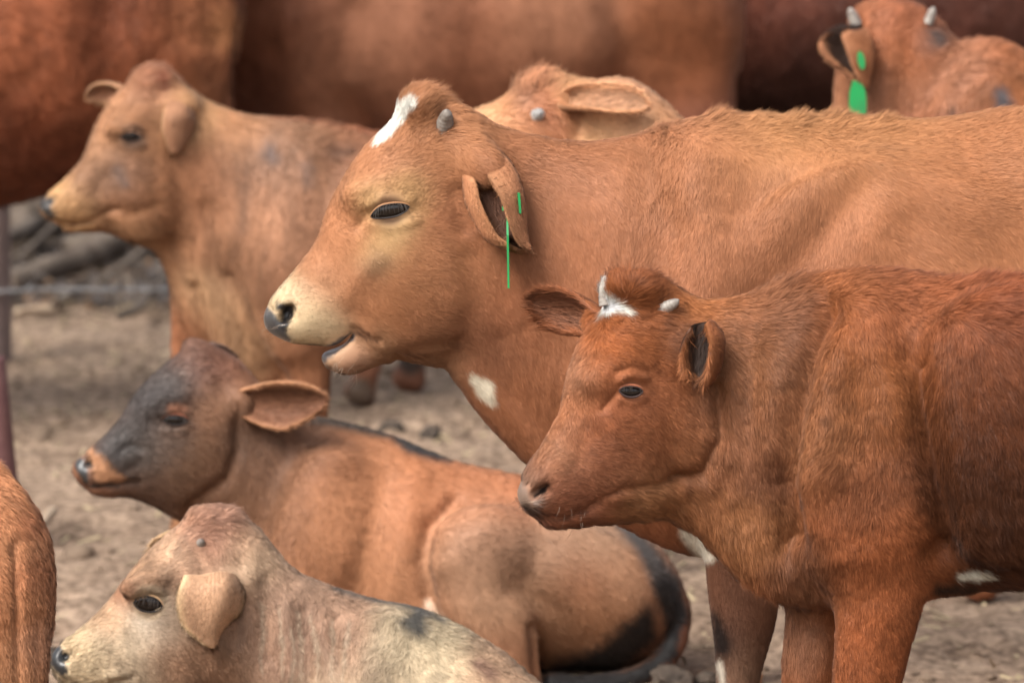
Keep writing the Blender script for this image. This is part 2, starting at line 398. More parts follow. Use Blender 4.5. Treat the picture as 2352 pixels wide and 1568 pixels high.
        for line, r, colr in ((up, lw*1.35, lid), (lo, lw, rim), (up*.96-.0, lw*.7, rim)):
            c = np.array([p+u*a*w+v*b+n*(w*dome*math.sqrt(max(0, 1-a*a*.9))*.36+.0005+(.002 if colr is rim else 0.001)) for a, b in zip(U, line)])
            if colr is lid: c = c+v*w*lw*.8-n*w*lw*.5
            vv, qq = tube_mesh(c, w*r*(1-.55*np.abs(U)**3), 8); vs.append(vv); fs.append(qq+o); cs.append(np.tile(lin(colr)*(s.gain if colr is lid else 1), (len(vv), 1))); o += len(vv)
        vs = np.concatenate(vs); fs = np.concatenate(fs); cs = np.concatenate(cs)
        eo = mesh_np('eyelid', vs, [fs], COAT, e, dict(col=cs, fn=v_normals(vs, fs), wet=np.full(len(vs), .35)))
        if lash:
            a = rng.uniform(-.85, .9, lash); b = np.interp(a, U, up)
            R = p+a[:, None]*u*w+b[:, None]*v+n*(w*dome*.45+.003)
            Dn = nrm(-v*1.0+n*.55+u*(a*.5-.15)[:, None]+rng.normal(0, .17, (lash, 3)))*rng.uniform(.55, 1.15, (lash, 1))
            M = R+Dn*w*lashlen*.6; Tp = M+nrm(Dn-v*.8+n*.2)*w*lashlen*.6; sd = u*.0005
            vv = np.stack([R-sd, R+sd, M+sd*.8, M-sd*.8, Tp], 1).reshape(-1, 3); bb = (np.arange(lash)*5)[:, None]
            mesh_np('eyelashes', vv, [bb+np.array([[0, 1, 2, 3]]), bb+np.array([[3, 2, 4]])], LASH, e)
        return e
    def horn(s, base, tip, r, bend=0., mat_=None, dyb=None, dyt=0.):
        b, n = s.pick(*base, 8)
        if dyb is not None: b = s.P(base[0], base[1], dyb)
        y = b[1]; d = FW+RT*((tip[0]-W0/2)/FPX)+UP*((H0/2-tip[1])/FPX); t = CAM+d*((y+dyt/s.s)/d[1])
        ax = nrm(t-b); L = np.linalg.norm(t-b); b = b-ax*L*.5
        T = np.array([0, .25, .5, .7, .85, .94, 1.0]); sid = nrm(np.cross(ax, [0, 1, 0]))
        c = b+T[:, None]*(t-b)+sid*(bend*np.sin(T*np.pi))[:, None]/s.s
        rr = r/s.s*np.array([1.25, 1.2, 1.1, .93, .7, .46, .06]); T2 = np.linspace(0, 1, 25); c = np.stack([np.interp(T2, T, c[:, k]) for k in range(3)], 1)
        rr = np.interp(T2, T, rr)*(1+.035*np.sin(T2*46)); v, q = tube_mesh(c, rr, 16, True); cc = np.repeat(c, 16, 0); v = cc+(v-cc)*(1+.16*fbm(v, 55, 3)[:, None])
        return mesh_np('horn', v, [q], mat_ or HORN, s.root)
    def ear(s, sp, face, roll=(2.3, .95), thick=5, back=(150, 100, 70), inside=(90, 60, 45), rim=None, count=9000, L0=10, inL=22, wid=1.0, name='ear', flat=.0, label=None, skew=0.):
        """sp: (px,py,dy,hwL,hwR) along the ear from its root to its tip; face: the way its hollow looks"""
        A = catmull([np.r_[s.P(q[0], q[1], q[2]), q[3]/s.s, q[4]/s.s] for q in sp], 6); c = A[:, :3]; face = nrm(np.array(face, float))
        t = nrm(np.gradient(c, axis=0)); sd = nrm(np.cross(t, face)); fc = nrm(np.cross(sd, t))
        nv = 17; vv = np.linspace(-1, 1, nv); G = []
        for i in range(len(c)):
            for v in vv:
                hw = A[i, 3] if v < 0 else A[i, 4]; u = i/(len(c)-1)
                ph = roll[1]+(roll[0]-roll[1])*max(0, 1-u/.55)**1.6; R = hw/math.sin(min(ph, 1.5)); G.append(c[i]+sd[i]*R*math.sin(v*ph)+fc[i]*R*(1-math.cos(v*ph)))
        G = np.array(G); m = len(c)
        q = np.array([[i*nv+j, i*nv+j+1, (i+1)*nv+j+1, (i+1)*nv+j] for i in range(m-1) for j in range(nv-1)])
        N = v_normals(G, q); sg = np.sign(np.sum(N*np.repeat(fc, nv, 0), 1).mean()); N = N*sg
        if sg < 0: q = q[:, ::-1]
        ed = np.tile(1-np.abs(vv)**6, m)*np.repeat(np.clip((m-1-np.arange(m))/2., .15, 1), nv)
        G2 = G-N*(thick/s.s*(.25+.75*ed))[:, None]; k = len(G)
        loop = [j for j in range(nv)]+[i*nv+nv-1 for i in range(1, m)]+[(m-1)*nv+j for j in range(nv-2, -1, -1)]+[i*nv for i in range(m-2, 0, -1)]
        r = np.array([[loop[i], loop[i-1], loop[i-1]+k, loop[i]+k] for i in range(len(loop))])
        V = np.concatenate([G, G2]); Qa = np.concatenate([q, q[:, ::-1]+k, r]); 
        V = smooth(V, Qa, 1, .3); Nn = np.concatenate([N, -N])
        vis = np.concatenate([np.ones(k), np.zeros(k)]); edge = np.tile(1-np.concatenate([ed, ed]), 1); 
        rimc = lin(rim or back); tt = np.tile(np.repeat(np.linspace(0, 1, m), nv), 2)
        aab = np.tile(np.tile(np.abs(vv), m), 2)
        ci = lin(inside)[None]*(1-sstep(.55, .95, aab)[:, None])+rimc[None]*sstep(.55, .95, aab)[:, None]
        ci = ci*(1-sstep(.8, 1, tt)[:, None])+rimc*sstep(.8, 1, tt)[:, None]
        col = np.where(vis[:, None] > .5, ci, lin(back)[None])*(1+.12*fbm(V, 40, 12))[:, None]
        gr = col.mean(1, keepdims=True); col = (gr+(col-gr)*s.sat)*s.gain*s.tint
        outd = nrm(G-np.repeat(c, nv, 0)+np.repeat(t, nv, 0)*.01*np.repeat(np.linspace(0, 1, m)[:, None]**4, nv, 0)); eg = (1-ed)[:, None]
        Nn = np.concatenate([nrm(N*(1-.55*eg)+outd*eg), nrm(-N*(1-.55*eg)+outd*eg)])
        cV, cF, cC, cN, cW = [V], [Qa], [col], [Nn], [np.zeros(len(V))]
        if count:
            from_c = np.repeat(c, nv, 0); tdir = np.repeat(t, nv, 0)
            # short coat on both sides, longer hair inside and along the rims
            def grow(Qs, n, L, lift, wgt=None, out=False):
                n = int(n*QUICK); ce = Qs[rng.integers(0, len(Qs), n)]; w = rng.dirichlet((1, 1, 1, 1), n)
                P = np.einsum('nk,nkd->nd', w, V[ce]); nn = nrm(np.einsum('nk,nkd->nd', w, Nn[ce])); i = ce[:, 0] % k
                nn = nrm(outd[i]+.3*nrm(CAM-P)) if out else nn
                D = tdir[i]+rng.normal(0, .2, (n, 3)) + (nrm(P-from_c[i])*(.9 if out else .15))
                D = nrm(D-nn*np.sum(D*nn, 1, keepdims=True)); cc = col[ce[:, 0]]*np.clip(1+rng.normal(0, .2, n), .4, 1.8)[:, None]
                return hair_blades(P, nn, D, L/1000*rng.uniform(.5, 1.3, n), np.full(n, lift)*rng.uniform(.5, 1.4, n), np.full(n, wid/1000), cc)
            for hv, hf, hc, hn in (grow(q[:, ::-1]+k, count, L0, .3), grow(q, count//2, inL, .6), grow(r, count//3, L0*1.1, .35, out=True)):
                o = sum(len(x) for x in cV); cF += [f+o for f in hf]; cV.append(hv); cC.append(hc); cN.append(hn); cW.append(np.zeros(len(hv)))
        e = mesh_np(name, np.concatenate(cV), cF, COAT, s.root, dict(col=np.clip(np.concatenate(cC), .002, .9), fn=np.concatenate(cN), wet=np.concatenate(cW)))
        if label: e['label'] = label
        return e
def sheet_ear(s, rows, hollow=1, thick=9, back=(150, 100, 70), inside=(90, 60, 45), rim=None, count=9000, L0=9, inL=16, wid=.9, name='ear', shift=0.):
    """an ear as one bent flap: rows of (px,py,dy) from root to tip, each row running from one edge to the other"""
    K = np.array([[np.r_[s.P(x, y, d+shift)] for x, y, d in r] for r in rows])
    K = catmull(K.reshape(len(rows), -1), 7).reshape(-1, K.shape[1], 3); K = np.stack([catmull(r, 7) for r in K])
    m, nv = K.shape[:2]; G = K.reshape(-1, 3); k = len(G); cen = np.repeat(K.mean(1), nv, 0); t = np.repeat(nrm(np.gradient(K.mean(1), axis=0)), nv, 0)
    q = np.array([[i*nv+j, i*nv+j+1, (i+1)*nv+j+1, (i+1)*nv+j] for i in range(m-1) for j in range(nv-1)]); G = smooth(G, q, 2, .3); N = v_normals(G, q)
    # the hollow side looks where the cross section bends to
    ch = (K[:, 0]+K[:, -1])/2-K[:, nv//2]; sg = np.sign(np.sum(N.reshape(m, nv, 3)[:, nv//2]*ch, 1).sum())
    N = N*sg; q = q if sg > 0 else q[:, ::-1]
    vv = np.linspace(-1, 1, nv); ed = np.tile(1-np.abs(vv)**6, m)*np.repeat(np.clip((m-1-np.arange(m))/4., .1, 1), nv); eg = (1-ed)[:, None]
    outd = nrm(G-cen+t*.012*np.repeat(np.linspace(0, 1, m)[:, None]**3, nv, 0))
    G2 = G-N*(thick/s.s*(.3+.7*ed))[:, None]
    loop = list(range(nv))+[i*nv+nv-1 for i in range(1, m)]+[(m-1)*nv+j for j in range(nv-2, -1, -1)]+[i*nv for i in range(m-2, 0, -1)]
    r = np.array([[loop[i], loop[i-1], loop[i-1]+k, loop[i]+k] for i in range(len(loop))])
    V = np.concatenate([G, G2]); Qa = np.concatenate([q, q[:, ::-1]+k, r]); Nn = np.concatenate([nrm(N*(1-.55*eg)+outd*eg), nrm(-N*(1-.55*eg)+outd*eg)])
    rimc = lin(rim or back); a1 = sstep(.62, .95, np.tile(np.abs(vv), m))[:, None]; a2 = sstep(.82, 1, np.repeat(np.linspace(0, 1, m), nv))[:, None]
    ci = lin(inside)*(1-a1)+rimc*a1; ci = ci*(1-a2)+rimc*a2; cb = lin(back)*(1-a1)+rimc*a1
    col = np.concatenate([ci, cb])*(1+.16*fbm(V, 40, 12))[:, None]; gr = col.mean(1, keepdims=True); col = (gr+(col-gr)*s.sat)*s.gain*s.tint
    cV, cF, cC, cN = [V], [Qa], [col], [Nn]
    def grow(Qs, n, L, lift, out=False):
        n = int(n*QUICK); ar = np.linalg.norm(np.cross(V[Qs[:, 2]]-V[Qs[:, 0]], V[Qs[:, 3]]-V[Qs[:, 1]]), axis=1)
        ce = Qs[np.minimum(np.searchsorted(np.cumsum(ar)/ar.sum(), rng.random(n)), len(Qs)-1)]; w = rng.dirichlet((1, 1, 1, 1), n)
        P = np.einsum('nk,nkd->nd', w, V[ce]); i = ce[:, 0] % k; nn = nrm(np.einsum('nk,nkd->nd', w, Nn[ce])); 
        if out: nn = nrm(outd[i]+.3*nrm(CAM-P))
        D = t[i]*1.0+rng.normal(0, .25, (n, 3))+outd[i]*(.8 if out else .2); D = nrm(D-nn*np.sum(D*nn, 1, keepdims=True))
        cc = col[ce[:, 0]]*np.clip(1+rng.normal(0, .16, n), .5, 1.7)[:, None]
        return hair_blades(P, nn, D, L/1000*rng.uniform(.5, 1.3, n), np.full(n, lift)*rng.uniform(.5, 1.4, n), np.full(n, wid/1000), cc, jit=.15)
    for hv, hf, hc, hn in (grow(q[:, ::-1]+k, count, L0, .28), grow(q, count//2, inL, .5), grow(r, count//4, L0, .4, True)):
        o = sum(len(x) for x in cV); cF += [f+o for f in hf]; cV.append(hv); cC.append(hc); cN.append(hn)
    V = np.concatenate(cV)
    return mesh_np(name, V, cF, COAT, s.root, dict(col=np.clip(np.concatenate(cC), .002, .9), fn=np.concatenate(cN), wet=np.zeros(len(V))))
Beast.sheet_ear = sheet_ear
def tube_mesh(c, r, n=8, closed=False):
    c = np.asarray(c, float); r = np.broadcast_to(r, (len(c),)); t = nrm(np.gradient(c, axis=0))
    up = np.array([0, 0, 1.]) if abs(t[len(t)//2][2]) < .9 else np.array([0, 1., 0])
    a = nrm(np.cross(t, up)); b = np.cross(t, a); th = np.arange(n)*2*np.pi/n
    V = (c[:, None]+r[:, None, None]*(a[:, None]*np.cos(th)[None, :, None]+b[:, None]*np.sin(th)[None, :, None])).reshape(-1, 3)
    m = len(c); Q = np.array([[i*n+j, i*n+(j+1) % n, (i+1)*n+(j+1) % n, (i+1)*n+j] for i in range(m-1) for j in range(n)])
    return V, Q
def plate(name, pts, dy, beast, thick, m, parent, face=None, bend=0.):
    """a flat plastic plate from an outline in the picture at its own depth"""
    P = np.array([beast.P(x, y, d) for (x, y), d in zip(pts, dy if hasattr(dy, '__len__') else [dy]*len(pts))])
    f = nrm(np.cross(P[1]-P[0], P[2]-P[0])) if face is None else np.array(face, float); k = len(P)
    V = np.concatenate([P+f*thick/2, P-f*thick/2]); ring = np.array([[i, (i+1) % k, (i+1) % k+k, i+k] for i in range(k)])
    return mesh_np(name, V, [np.arange(k)[None], (np.arange(k)[::-1]+k)[None], ring], m, parent, smooth=False)

def panel(name, pts, b, thick, m=None):
    """a flat plastic tag from its corner points (px,py,dy)"""
    P = np.array([b.P(*p) for p in pts]); f = nrm(np.cross(P[2]-P[0], P[3]-P[1])); k = len(P); V = np.concatenate([P+f*thick/2, P-f*thick/2])
    ring = np.array([[i, (i+1) % k, (i+1) % k+k, i+k] for i in range(k)])
    return mesh_np(name, V, [np.arange(k)[None], (np.arange(k)[::-1]+k)[None], ring], m or TAG, b.root, smooth=False)
# ------------------------------------------------------------------ the tan cow in the middle
def middle_cow():
    b = Beast(1300, .0045); b.base = (178, 116, 80)
    # skull, muzzle
    b.loft([(626, 700, 640, 768, 46, 0, 0), (648, 664, 690, 784, 64), (700, 598, 765, 792, 70), (745, 532, 850, 785, 76, 0, .05),
            (780, 442, 925, 795, 92, 0, .08), (838, 346, 1005, 812, 108, 0, .05), (900, 280, 1085, 800, 108), (962, 226, 1140, 745, 98), (1040, 262, 1190, 690, 92)], k=.01)
    b.blob(965, 700, 135, 105, 40, -62, -25, .05); b.blob(965, 700, 135, 105, 40, 62, -25, .05)       # cheeks
    b.blob(868, 440, 75, 34, 30, -72, -8, .04); b.blob(868, 440, 75, 34, 30, 72, -8, .04)            # brows
    b.blob(962, 240, 40, 40, 70, 0, 0, .03)
    [b.tube([(1046, 336, 40, 34, f*56), (1078, 352, 46, 36, f*84), (1108, 376, 47, 36, f*108), (1126, 398, 40, 30, f*122)], k=.035) for f in (-1, 1)]          # ear roots
    # lower jaw, open a little
    b.tube([(754, 822, 20, 34), (790, 816, 43, 48), (828, 800, 50, 52), (900, 780, 45, 56), (990, 770, 70, 64)], k=.012)
    b.tube([(866, 770, 20, 30, -38), (882, 800, 20, 26, -34), (888, 824, 9, 20, -20)], k=.015)          # fold at the mouth corner
    # neck and trunk
    b.loft([(1035, 246, 1070, 845, 92), (1180, 302, 1110, 930, 100, 0, .12), (1330, 328, 1190, 1020, 120, 0, .2), (1470, 312, 1350, 1150, 160, 0, .22),
            (1640, 268, 1590, 1235, 215, 0, .05), (1850, 272, 1850, 1215, 250), (2130, 274, 2130, 1190, 275, 0, -.05), (2380, 246, 2390, 1150, 265, 0, .05),
            (2620, 246, 2620, 1030, 235, 0, .15), (2800, 300, 2800, 900, 185), (2860, 400, 2860, 760, 110)], k=.04)
    b.loft([(1080, 820, 1075, 872, 26), (1130, 860, 1128, 940, 28), (1220, 930, 1205, 1030, 34), (1330, 1000, 1300, 1120, 40), (1450, 1050, 1430, 1190, 46),
            (1560, 1060, 1560, 1262, 62), (1680, 1080, 1690, 1275, 80), (1800, 1080, 1800, 1240, 80)], k=.05)
    # shoulder blades and upper arms
    for d in (-1, 1):
        b.tube([(1640, 380, 60, 40, d*95), (1600, 620, 95, 55, d*135), (1560, 860, 120, 70, d*140), (1600, 1040, 120, 75, d*125)], k=.07)
        b.blob(2010, 700, 260, 330, 60, d*185, 0, .08)
        b.tube([(2560, 330, 60, 40, d*110), (2600, 560, 170, 70, d*130), (2640, 860, 150, 80, d*130), (2700, 1080, 90, 60, d*125)], k=.07)   # thighs
    g = b.gy()
    # forelegs: the near one shows under the calf's chin
    b.tube([(1680, 1060, 120, 80, -95), (1705, 1200, 88, 66, -95), (1708, 1330, 84, 60, -95), (1708, 1420, 74, 54, -95), (1702, 1490, 60, 48, -95), (1694, 1568, 48, 44, -95),
            (1694, 1640, 46, 42, -95), (1690, 1720, 34, 32, -95), (1688, 1800, 36, 34, -95), (1680, 1850, 44, 40, -95), (1670, b.gy(-95)-8, 56, 46, -95)], k=.05)
    b.tube([(1760, 1060, 110, 75, 95), (1830, 1200, 70, 60, 95), (1880, 1330, 58, 52, 95), (1905, 1460, 48, 44, 95), (1910, 1540, 46, 42, 95), (1912, 1660, 34, 32, 95), (1915, 1720, 34, 32, 95), (1905, b.gy(95)-8, 52, 44, 95)], k=.05)
    for d in (-100, 100):
        b.tube([(2700, 1050, 90, 60, d), (2760, 1200, 62, 48, d), (2805, 1330, 52, 40, d), (2795, 1450, 42, 34, d), (2780, 1680, 36, 34, d), (2770, b.gy(d)-60, 40, 36, d), (2755, b.gy(d)-8, 54, 44, d)], k=.05)
    b.tube([(2850, 360, 36, 32), (2890, 480, 24, 22), (2905, 800, 20, 18), (2905, 1150, 18, 16), (2905, 1400, 34, 30)], k=.03)
    # nostril, mouth
    b.blob(660, 720, 26, 15, 26, -50, -52, .010, 'c'); b.blob(660, 720, 26, 15, 26, 50, -52, .010, 'c')
    b.loft([(700, 802, 702, 808, 90), (745, 798, 750, 807, 90), (780, 785, 788, 795, 90), (808, 760, 813, 766, 90)], k=.006, op='c', cap=.5)
    st = b.strokes
    st += [([(812, 755), (838, 772), (868, 782)], 9, -6), ([(630, 735), (640, 765), (668, 780)], 8, 2),
           ([(850, 515), (900, 522), (955, 505)], 12, 5), ([(845, 470), (880, 452), (940, 462)], 11, 6), ([(838, 495), (820, 520)], 12, -6),
           ([(860, 600), (820, 640), (790, 690)], 26, 7), ([(1075, 590), (1090, 700), (1060, 800)], 34, -8),
           ([(1040, 450), (1060, 520)], 26, -9), ([(890, 830), (960, 800), (1050, 790)], 20, -7),
           ([(700, 640), (770, 690), (830, 730)], 22, -5), ([(690, 770), (730, 700), (740, 690)], 26, 3),
           ([(1490, 340), (1500, 430), (1540, 520), (1500, 640), (1440, 800), (1400, 920)], 50, -16), ([(1985, 420), (1900, 520), (1800, 640), (1700, 780), (1650, 960)], 55, -20),
           ([(1600, 420), (1640, 560), (1600, 760)], 60, 12), ([(1240, 420), (1300, 620), (1280, 800)], 60, -8), ([(1400, 480), (1380, 640)], 50, 7),
           ([(2080, 330), (2090, 480), (2060, 700)], 60, -8), ([(2230, 440), (2290, 470)], 40, 4), ([(2100, 520), (2300, 600)], 60, -8),
           ([(1130, 900), (1180, 960), (1240, 1040)], 18, 4), ([(1150, 780), (1180, 900), (1260, 1000)], 24, -6), ([(1200, 760), (1240, 900), (1320, 1010)], 24, -5)]
    b.cols = [(620, 690, 40, (205, 170, 130)), (690, 735, 46, (236, 208, 168)), (740, 770, 34, (230, 200, 160)), (650, 680, 24, (240, 216, 180)), (735, 650, 50, (186, 128, 92)), (790, 520, 50, (192, 128, 88)), (840, 380, 50, (196, 132, 92)),
              (850, 460, 26, (218, 176, 122)), (930, 440, 30, (206, 160, 108)), (900, 520, 26, (212, 172, 122)), (880, 570, 34, (204, 162, 112)), (870, 610, 24, (122, 96, 78)), (950, 640, 60, (168, 112, 74)),
              (1000, 740, 60, (146, 92, 62)), (1060, 640, 50, (160, 104, 70)), (960, 330, 60, (186, 124, 84)), (1050, 320, 50, (196, 132, 90)), (1000, 820, 40, (162, 116, 84)), (1100, 780, 50, (130, 82, 58)),
              (900, 690, 50, (168, 108, 70)), (830, 700, 40, (170, 112, 76)), (800, 830, 36, (176, 130, 104)), (870, 790, 26, (172, 126, 92)),
              (1200, 420, 90, (178, 116, 80)), (1180, 650, 90, (166, 102, 68)), (1350, 500, 120, (172, 110, 76)), (1600, 400, 160, (186, 122, 84)), (1520, 700, 140, (178, 114, 80)), (1900, 420, 160, (188, 122, 82)),
              (1800, 270, 90, (204, 146, 92)), (2000, 265, 90, (204, 142, 90)), (1900, 620, 140, (176, 110, 74)), (2200, 400, 160, (192, 126, 84)), (2250, 560, 120, (178, 112, 72)), (1240, 950, 80, (150, 92, 60)),  # yellowish points along the spine paint in the backlit glow of the fringe
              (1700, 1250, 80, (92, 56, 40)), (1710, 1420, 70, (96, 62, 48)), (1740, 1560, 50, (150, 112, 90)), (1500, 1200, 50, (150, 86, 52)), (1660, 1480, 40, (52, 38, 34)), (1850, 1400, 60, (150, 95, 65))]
    W = (238, 230, 216)
    b.patches = [([(940, 243, 14), (905, 278, 20), (872, 318, 13), (858, 336, 4)], (250, 244, 236), 5, 0, -.2),
                 ([(1085, 868, 12), (1110, 890, 24), (1126, 920, 8)], (226, 208, 186), 8), ([(1590, 1215, 32), (1620, 1245, 40)], (205, 190, 174), 10),
                 ([(598, 708, 16), (616, 736, 22), (644, 768, 15), (664, 782, 6)], (66, 63, 64), 5, .8), ([(640, 704, 10), (668, 708, 9), (660, 720, 15), (656, 732, 13), (650, 745, 10)], (34, 31, 32), 6, .6),
                 ([(730, 824, 14), (770, 800, 15), (806, 770, 8)], (76, 70, 72), 5, .8), ([(700, 790, 2), (740, 797, 3)], (110, 92, 80), 5, .2),
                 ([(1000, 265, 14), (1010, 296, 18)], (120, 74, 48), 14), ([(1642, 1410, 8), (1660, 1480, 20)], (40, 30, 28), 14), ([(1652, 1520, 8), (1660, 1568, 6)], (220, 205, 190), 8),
                 ([(895, 482, 38)], (120, 88, 66), 16), ([(812, 757, 3), (836, 772, 3), (860, 780, 2)], (96, 64, 50), 5)]
    b.hdirs = [(650, 690, .3, -.2), (740, 600, .5, .5), (800, 460, .4, -.5), (860, 560, .6, .5), (950, 420, .8, -.5), (960, 300, .7, -.6), (900, 280, .5, -.8), (960, 650, .8, .5), (1000, 760, .9, .3), (690, 760, .8, .3), (800, 700, .8, .4),
               (1060, 340, .7, .5), (1200, 360, .8, .45), (1200, 600, .5, .85), (1150, 800, .5, .85), (1350, 400, .8, .5), (1350, 600, .5, .85), (1250, 950, .4, .9), (1480, 380, .2, .9), (1520, 560, -.3, .9), (1650, 400, -.2, .95), (1650, 700, .1, 1),
               (1800, 500, -.25, .95), (1900, 350, .3, .8), (2000, 600, .2, 1), (1850, 700, -.4, .9), (2150, 350, .9, .3), (2250, 500, .8, .35), (2100, 550, .7, .6), (2300, 420, .9, .1), (2300, 600, .4, .8), (1700, 280, .7, -.3), (1950, 270, .7, -.4), (2250, 270, .9, -.1),
               (1700, 1300, .1, 1), (1500, 1150, .5, .8)]
    b.hlen = [(760, 640, 130, 7, .2), (880, 500, 110, 8, .25), (690, 740, 70, 5, .25), (1000, 700, 100, 11, .3), (985, 214, 40, 30, 1.0), (940, 228, 30, 14, .5), (1020, 300, 50, 20, .5), (1250, 330, 80, 16, .4), (1520, 284, 30, 20, .8), (1640, 252, 26, 30, 1.0), (1740, 260, 28, 20, .8), (1830, 260, 30, 25, .95), (1920, 258, 32, 31, 1.0), (2020, 264, 30, 24, .9), (2300, 260, 60, 15, .5),
              (2250, 470, 60, 17, .3), (2100, 600, 90, 17, .3), (1490, 440, 50, 22, .5), (1700, 1400, 150, 8, .2)]
    b.bare = [(895, 484, 44), (780, 800, 40)]
    b.whisk = [(650, 740, 40, 26, 26, -.9, -.2), (800, 830, 34, 24, 30, -.4, -.9)]; b.dirn = .3; b.hcol = .07; b.jit = .12; b.sat = .93; b.gain = .88; b.hclump = .12
    b.build('cow', 'tan cow with white forehead blaze and parted lips, standing behind the dark red calf', 'cow', count=560000, L0=14, wid=.72, lift=.22)
    b.eye(896, 482, 46, 14, 17, -10, rim=(44, 40, 42), lid=(176, 128, 88), lash=26, lashlen=.42, lw=.036, dome=.26, duct=9)
    b.horn((1022, 288), (1027, 252), 16, mat_=HORN, dyt=-26)
    b.sheet_ear([[(1076, 384, -34), (1066, 372, -24), (1086, 346, -10), (1124, 336, -14), (1112, 368, -44)], [(1092, 414, -98), (1071, 416, -76), (1100, 414, -56), (1166, 374, -66), (1118, 402, -108)],
                 [(1102, 458, -122), (1077, 462, -96), (1120, 466, -72), (1191, 430, -92), (1146, 450, -152)], [(1122, 502, -134), (1097, 507, -108), (1140, 508, -84), (1200, 482, -102), (1164, 502, -156)],
                 [(1146, 542, -136), (1126, 547, -116), (1158, 544, -98), (1203, 528, -112), (1180, 546, -150)], [(1184, 567, -132), (1177, 568, -124), (1189, 563, -116), (1207, 556, -122), (1198, 569, -140)],
                 [(1210, 578, -128), (1210, 577, -128), (1212, 576, -128), (1216, 575, -128), (1214, 578, -130)]], thick=9, shift=-44,
                back=(192, 128, 90), inside=(112, 70, 50), rim=(198, 136, 96), count=16000, L0=8, inL=17, wid=.8)
    panel('ear_tag', [(1188, 444, -140), (1189, 442, -162), (1192, 444, -184), (1195, 490, -184), (1194, 492, -162), (1192, 490, -140)], b, .004)
    panel('ear_tag', [(1154, 474, -188), (1160, 474, -190), (1161, 482, -190), (1155, 484, -188)], b, .006)['label'] = 'small green stud inside the ear'
    panel('ear_tag', [(1165, 498, -176), (1165, 498, -190), (1166, 540, -214), (1168, 662, -214), (1168, 662, -150), (1166, 540, -150)], b, .0034)['label'] = 'thin green hanging ear tag seen edge on'
    return b

